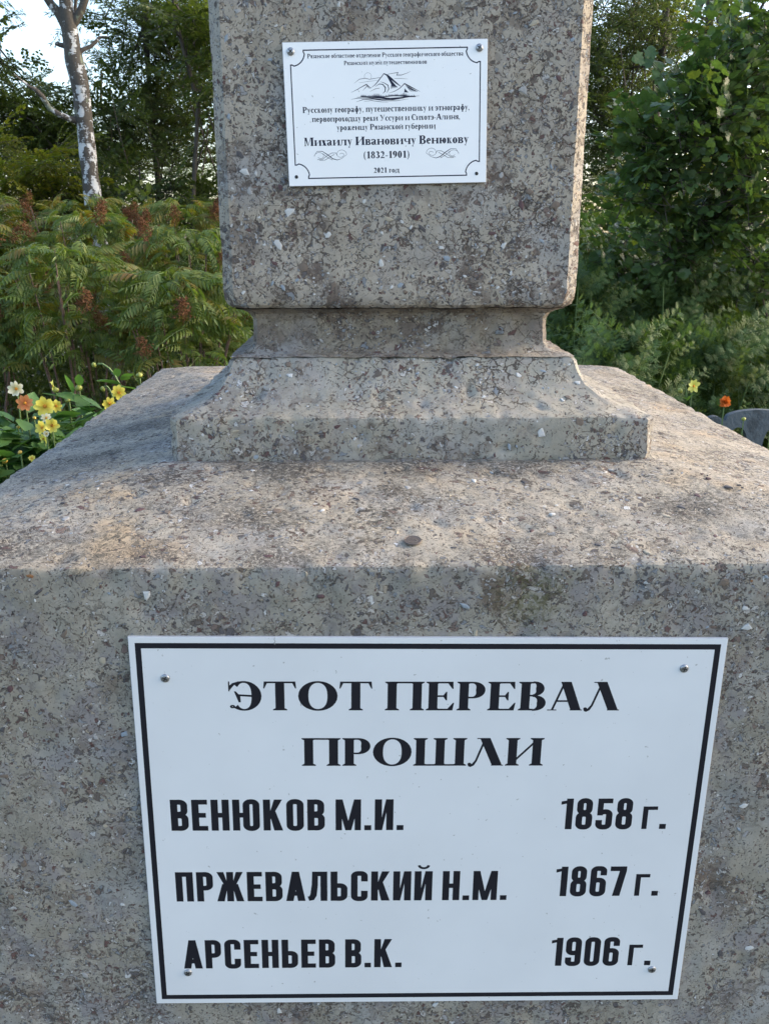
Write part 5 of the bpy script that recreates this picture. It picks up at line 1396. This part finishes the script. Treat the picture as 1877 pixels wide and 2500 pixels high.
DISC = dome_mesh('flower_disc', M_DISC, .21, .16)
def bud_mesh(mat):
    m = MB(); n = 9; rows = [(.2, 0), (.75, .25), (1.0, .7), (.85, 1.2), (.4, 1.6), (.05, 1.72)]
    V = [(r * math.cos(2 * math.pi * j / n) * (1 + .08 * (j % 2)), r * math.sin(2 * math.pi * j / n) * (1 + .08 * (j % 2)), z) for r, z in rows for j in range(n)]
    F = [(i * n + j, i * n + (j + 1) % n, (i + 1) * n + (j + 1) % n, (i + 1) * n + j) for i in range(len(rows) - 1) for j in range(n)]
    m.add(V, F, 0)
    for j in range(5):
        a = j * 1.256; m.add([(.3 * math.cos(a - .5), .3 * math.sin(a - .5), .1), (.3 * math.cos(a + .5), .3 * math.sin(a + .5), .1), (1.5 * math.cos(a), 1.5 * math.sin(a), -.25)], [(0, 1, 2)], 1)
    return m.mesh('flower_bud', [mat, L_DAHL], smooth=True)
BUD_G, BUD_Y = bud_mesh(M_BUD), bud_mesh(M_BUDY)
def dleaf_mesh(w):
    V = []; F = []
    out = [(0, .02), (.15, .14), (.3, .24), (.42, .22), (.5, .27), (.66, .20), (.74, .19), (.88, .08), (1, 0)]
    for x, y in out: V += [(x, y * w, .10 * y - .15 * x * x + .02), (x, 0, -.15 * x * x), (x, -y * w, .10 * y - .15 * x * x + .02)]
    for i in range(len(out) - 1): b = i * 3; F += [(b + 1, b, b + 3, b + 4)[::-1], (b + 2, b + 1, b + 4, b + 5)[::-1]]
    return raw_mesh('leaf', V, F, L_DAHL, smooth=True)
DL = [dleaf_mesh(1.0), dleaf_mesh(1.3), dleaf_mesh(.8)]
fr = random.Random(21)
def bloom(root, p, colr, s, face, n=8, disc=True, double=False):
    """flower head: a disc with the petals as its own sub-parts"""
    q = face.normalized().to_track_quat('Z', 'Y').to_matrix().to_4x4()
    M = Matrix.Translation(p) @ q @ Matrix.Rotation(fr.uniform(0, 6), 4, 'Z') @ Matrix.Diagonal((s, s, s, 1))
    fh = inst('flower_head', DISC, root, None, mat4=M)
    rings_ = [(n, 1.0, 0.0, -.02)] if not double else [(12, 1.0, -.1, 0), (11, .8, .35, .03), (9, .6, .8, .06), (6, .4, 1.1, .09)]
    for cnt, sc, tilt, dz in rings_:
        for k in range(cnt):
            a = 2 * math.pi * k / cnt + fr.uniform(-.1, .1) + dz * 7
            m4 = Matrix.Translation((0, 0, dz)) @ Matrix.Rotation(a, 4, 'Z') @ Matrix.Rotation(-tilt + fr.uniform(-.35, .2), 4, 'Y') @ Matrix.Rotation(fr.uniform(-.25, .25), 4, 'X') @ Matrix.Diagonal((sc * fr.uniform(.92, 1.05),) * 3 + (1,))
            inst('petal', fr.choice(PETM[colr]), fh, None, mat4=m4)
    return fh
def dleaf(root, p, d, s):
    inst('leaf', fr.choice(DL), root, None, mat4=orient(d, fr.uniform(-.6, .6), p, s))
def dahlia(px, py, Y, label, flowers, buds=(), nleaf=26, spread=.16, hleaf=None, cat='flower', stems=True, name='dahlia_plant', leafsize=.105):
    """flowers: (px, py, dY, colour, radius px, face dir)"""
    c = at(px, py, Y); base_ = Vector((c.x, c.y, 0)); root = empty(name, base_); tag(root, label, cat, 'garden flowers beside the monument')
    def stem(p, bend=None):
        s0 = Vector((fr.uniform(-.03, .03), fr.uniform(-.03, .03), 0)); m = MB(); p = bend[-1] if p is None else p; mid = s0.lerp(p, .6); mid.x = s0.x * .3 + p.x * .7
        pts = [s0, mid, p - Vector((0, 0, .04)), p] if bend is None else bend; m.tube(pts, [.006, .004, .0028, .0022] if bend is None else [.006] + [.0035] * (len(bend) - 1), 5); m.build('stem', [M_STEMG], root)
    for fx, fy, dY, colr, rpx, face in flowers:
        p = at(fx, fy, Y + dY) - base_; s = rpx / 1920 * (Y + dY) * 1.02
        stem(p - face.normalized() * s * .2)
        bloom(root, p, colr, s, face, double=(colr == 'deep'), n=8)
    for bx, by, dY, kind, rpx, drop in buds:
        p = at(bx, by, Y + dY) - base_; s = rpx / 1920 * (Y + dY)
        if not drop: stem(p)
        q = Vector((fr.uniform(-.4, .4), -.3, 1)) if not drop else Vector((-.9, -.2, -.45))
        M = Matrix.Translation(p) @ q.normalized().to_track_quat('Z', 'Y').to_matrix().to_4x4() @ Matrix.Diagonal((s, s, s * .9, 1))
        me = BUD_G if kind == 'g' else BUD_Y
        o = inst('flower_bud', me, root, None, mat4=M)
    hl = (c.z - .02) if hleaf is None or nleaf > 30 else hleaf + .12
    for k in range(int(nleaf * (4.5 if nleaf > 30 else 1.5))):
        z = hl - .01 - .34 * fr.random() ** 1.1 if nleaf > 30 else hl - .34 * fr.random(); a = fr.uniform(0, 6.28); q = spread * fr.uniform(.2, 1)
        dleaf(root, Vector((math.cos(a) * q, math.sin(a) * q, z)), Vector((math.cos(a), math.sin(a) - .4, fr.uniform(-.2, .6))), leafsize * fr.uniform(.7, 1.2))
    return root, base_, stem
CAMD = lambda x=0, z=.25: Vector((x, -1, z))
dahlia(36, 880, 3.0, 'dahlia plant at the left edge bearing a single cream-white flower with orange centre', [(36, 840, 0, 'white', 17, CAMD(-.1, .1))], [(18, 957, -.1, 'y', 5, False), (40, 925, -.1, 'y', 4, False)], 46, .20, .88)
dahlia(58, 910, 2.95, 'dahlia plant bearing one salmon-orange flower below the cream-white one', [(55, 871, 0, 'orange', 18, CAMD(.1, .2))], [(75, 905, 0, 'y', 4, False)], 40, .18, .80)
dahlia(102, 915, 2.95, 'dahlia plant with the largest yellow flower and a smaller one beside it', [(98, 878, -.03, 'yellow', 22, CAMD(.0, .2)), (122, 877, .08, 'yellow', 14, CAMD(.5, .2))], [(150, 868, .1, 'g', 5, False)], 40, .17, .80)
dahlia(106, 960, 2.8, 'lower dahlia plant with two overlapping yellow flowers and a pale one behind', [(113, 919, -.05, 'yellow', 17, CAMD(.2, .3)), (92, 924, 0, 'yellow', 16, CAMD(-.3, .3)), (101, 903, .08, 'white', 12, CAMD(0, .8)), (95, 948, 0, 'lemon', 12, CAMD(-.4, -.2)), (101, 937, -.1, 'white', 7, CAMD())], [(135, 960, 0, 'g', 5, False)], 44, .18, .74)
dahlia(75, 1000, 2.7, 'low dahlia plant with a small half-open yellow flower at the plinth\'s left edge', [(70, 990, 0, 'yellow', 8, CAMD(.1, .9))], [(14, 1000, 0, 'y', 7, False), (46, 980, -.1, 'y', 5, False), (8, 1030, 0, 'g', 6, False)], 50, .22, .66)
dahlia(20, 960, 2.75, 'leafy dahlia plant without flowers at the very left edge', [], [(4, 1010, 0, 'g', 5, False)], 60, .25, .72)
dahlia(-60, 940, 2.9, 'leafy dahlia plant beyond the left edge', [(-50, 880, 0, 'yellow', 16, CAMD())], [], 50, .25, .8)
rt, b0, stm = dahlia(152, 900, 3.1, 'dahlia with a side-facing pale yellow flower, arching leafy stems and dark red bud', [(116, 834, 0, 'lemon', 14, Vector((-.9, -.5, -.1))), (150, 863, .02, 'red', 6, CAMD())], [(122, 847, 0, 'g', 7, False), (173, 843, 0, 'g', 8, False), (149, 868, 0, 'g', 7, False)], 14, .16, .72)
for (x0, y0, x1, y1, s_) in ((158, 850, 150, 822, .085), (172, 835, 172, 812, .06), (150, 865, 108, 848, .09), (165, 852, 180, 870, .08), (185, 870, 150, 855, .10), (175, 880, 205, 872, .07)):
    a_, b_ = at(x0, y0, 3.1), at(x1, y1, 3.08); dleaf(rt, a_ - b0, b_ - a_, s_)
rt, b0, stm = dahlia(262, 860, 3.1, 'tallest dahlia, against the plinth edge, with drooping green bud and two yellow flowers', [(257, 848, -.1, 'yellow', 16, CAMD(.2, .1)), (237, 872, -.12, 'yellow', 15, CAMD(.3, -.1))],
       [(208, 786, 0, 'g', 6, True), (227, 838, 0, 'g', 6, True), (303, 815, 0, 'g', 7, False)], 12, .12, .70)
stm(None, [at(275, 872, 3.1) - b0, at(268, 850, 3.1) - b0, at(258, 828, 3.1) - b0, at(247, 808, 3.1) - b0, at(236, 795, 3.1) - b0, at(222, 786, 3.1) - b0, at(212, 786, 3.1) - b0])
stm(None, [at(246, 875, 3.1) - b0, at(243, 855, 3.1) - b0, at(238, 842, 3.1) - b0, at(231, 834, 3.1) - b0, at(227, 836, 3.1) - b0])
stm(None, [Vector((0.02, 0, 0.02)), at(275, 872, 3.1) - b0])
for (x0, y0, x1, y1, s_) in ((262, 832, 232, 822, .085), (258, 830, 222, 820, .08), (262, 820, 285, 805, .075), (256, 815, 252, 795, .055), (262, 822, 278, 812, .06), (296, 842, 276, 836, .10), (222, 885, 200, 868, .09), (228, 880, 212, 905, .10), (216, 890, 190, 900, .10), (205, 893, 180, 880, .09)):
    a_, b_ = at(x0, y0, 3.08), at(x1, y1, 3.05); dleaf(rt, a_ - b0, b_ - a_, s_)
rt, b0, stm = dahlia(1483, 880, 3.3, 'slender plant with one pale lemon flower and a nodding bud beyond the plinth\'s right edge', [(1497, 834, 0, 'lemon', 15, Vector((.3, -1, .1)))], [(1472, 842, 0, 'g', 6, True)], 8, .07, .70, leafsize=.06)
stm(None, [at(1483, 864, 3.3) - b0, at(1481, 840, 3.3) - b0, at(1478, 832, 3.3) - b0, at(1473, 834, 3.3) - b0])
for (x0, y0, x1, y1, s_) in ((1482, 864, 1500, 845, .045), (1482, 866, 1476, 852, .03), (1482, 866, 1492, 850, .03)):
    a_, b_ = at(x0, y0, 3.3), at(x1, y1, 3.28); dleaf(rt, a_ - b0, b_ - a_, s_)
dahlia(1568, 930, 3.7, 'marigold plant bearing one deep orange double flower in front of the scalloped fence', [(1565, 868, 0, 'deep', 13, CAMD(.0, .3))], [(1605, 908, .05, 'g', 5, False)], 14, .10, .66, name='marigold_plant', leafsize=.06)

WL = ['thin weed stem before the fence shoulder, just beyond the plinth edge', 'thin weed stem in front of the left arched opening of the right fence', 'thin weed stem in front of the fence at the very right edge',
      'tallest thin weed stem touching the right fence top at the right edge', 'thin weed stem beside the marigold, against the fence', 'lowest thin weed stem in front of the right fence']
for i, (px_, py_, Y_, h_) in enumerate(((1540, 985, 3.85, .70), (1585, 960, 3.8, .72), (1640, 985, 3.8, .70), (1660, 930, 3.9, .80), (1530, 930, 3.9, .72), (1610, 1000, 3.7, .62))):
    c_ = at(px_, py_, Y_); rt_ = empty('mugwort_bush', (c_.x, Y_, 0)); tag(rt_, WL[i], 'weed bush', 'thin weeds in front of the right fence')
    mm = MB(); mm.tube([(0, 0, 0), (.02, 0, h_ * .5), (0, 0, h_)], [.004, .003, .002], 4); mm.build('stem', [M_STEMG], rt_)
    for k in range(7):
        a = fr.uniform(0, 6.28); d = Vector((math.cos(a), math.sin(a) * .6, 1.1)); inst('leafy_shoot', lr.choice(SH_G + SH_Y), rt_, None, mat4=orient(d, fr.uniform(0, 6), Vector((0, 0, h_ * fr.uniform(.35, .85))), fr.uniform(.35, .6)))

# low plants at the foot of the fence and shrubs: too many to count
def scatter_cover(name, label, pts_fn, n_, tpl, mat, smin, smax):
    P_ = np.array([pts_fn() for _ in range(n_)]); D = np.stack([rng.uniform(-1, 1, n_), rng.uniform(-1, 1, n_), rng.uniform(.1, 1.3, n_)], 1)
    U = np.stack([rng.uniform(-1, 1, n_), rng.uniform(-1, 1, n_), np.ones(n_)], 1); V, F = cloud(tpl[0], tpl[1], P_, D, U, rng.uniform(smin, smax, n_))
    o = mk(name, V, F, mat); tag(o, label, kind='stuff'); return o
def cov_r():
    x = lr.uniform(.95, 4.6); y = lr.uniform(2.2, 8.2)
    return (x, y, abs(lr.gauss(0, .16)) + .02)
def cov_l():
    x = lr.uniform(-4.6, -.8); y = lr.uniform(2.0, 8.2)
    return (x, y, abs(lr.gauss(0, .12)) + .02)
scatter_cover('ground_cover', 'low tangled green plants under the weeds to the right', cov_r, 20000, tpl_simple(.35), L_COVER, .04, .10)
scatter_cover('ground_cover', 'low tangled plants and grass under the shrubs to the left', cov_l, 18000, tpl_simple(.18), L_COVER, .05, .12)

def bank(x0, x1, y0, y1, h):
    def f():
        x = lr.uniform(x0, x1); y = lr.uniform(y0, y1)
        return (x, y, lr.random() ** .8 * h * (.85 + .3 * noise.noise(Vector((x * 1.3, y, 4)))))
    return f
scatter_cover('undergrowth', 'dark tangled undergrowth behind the feathery shrubs', bank(-5.5, .6, 7.8, 9.2, 1.9), 34000, tpl_round(.6), L_DARK, .05, .09)
scatter_cover('undergrowth', 'dark tangled undergrowth behind the weed bushes', bank(.4, 5.6, 7.6, 9.0, 1.75), 34000, tpl_round(.6), L_DARK, .05, .09)
scatter_cover('undergrowth', 'shaded leaf litter and stalks under the feathery shrubs', bank(-4.2, -.4, 5.6, 7.2, .75), 9000, tpl_simple(.3), L_DARK, .05, .09)
scatter_cover('undergrowth', 'shaded low stalks between the weed bushes', bank(.8, 4.4, 5.0, 7.2, .8), 12000, tpl_round(.5), L_MUG, .04, .08)
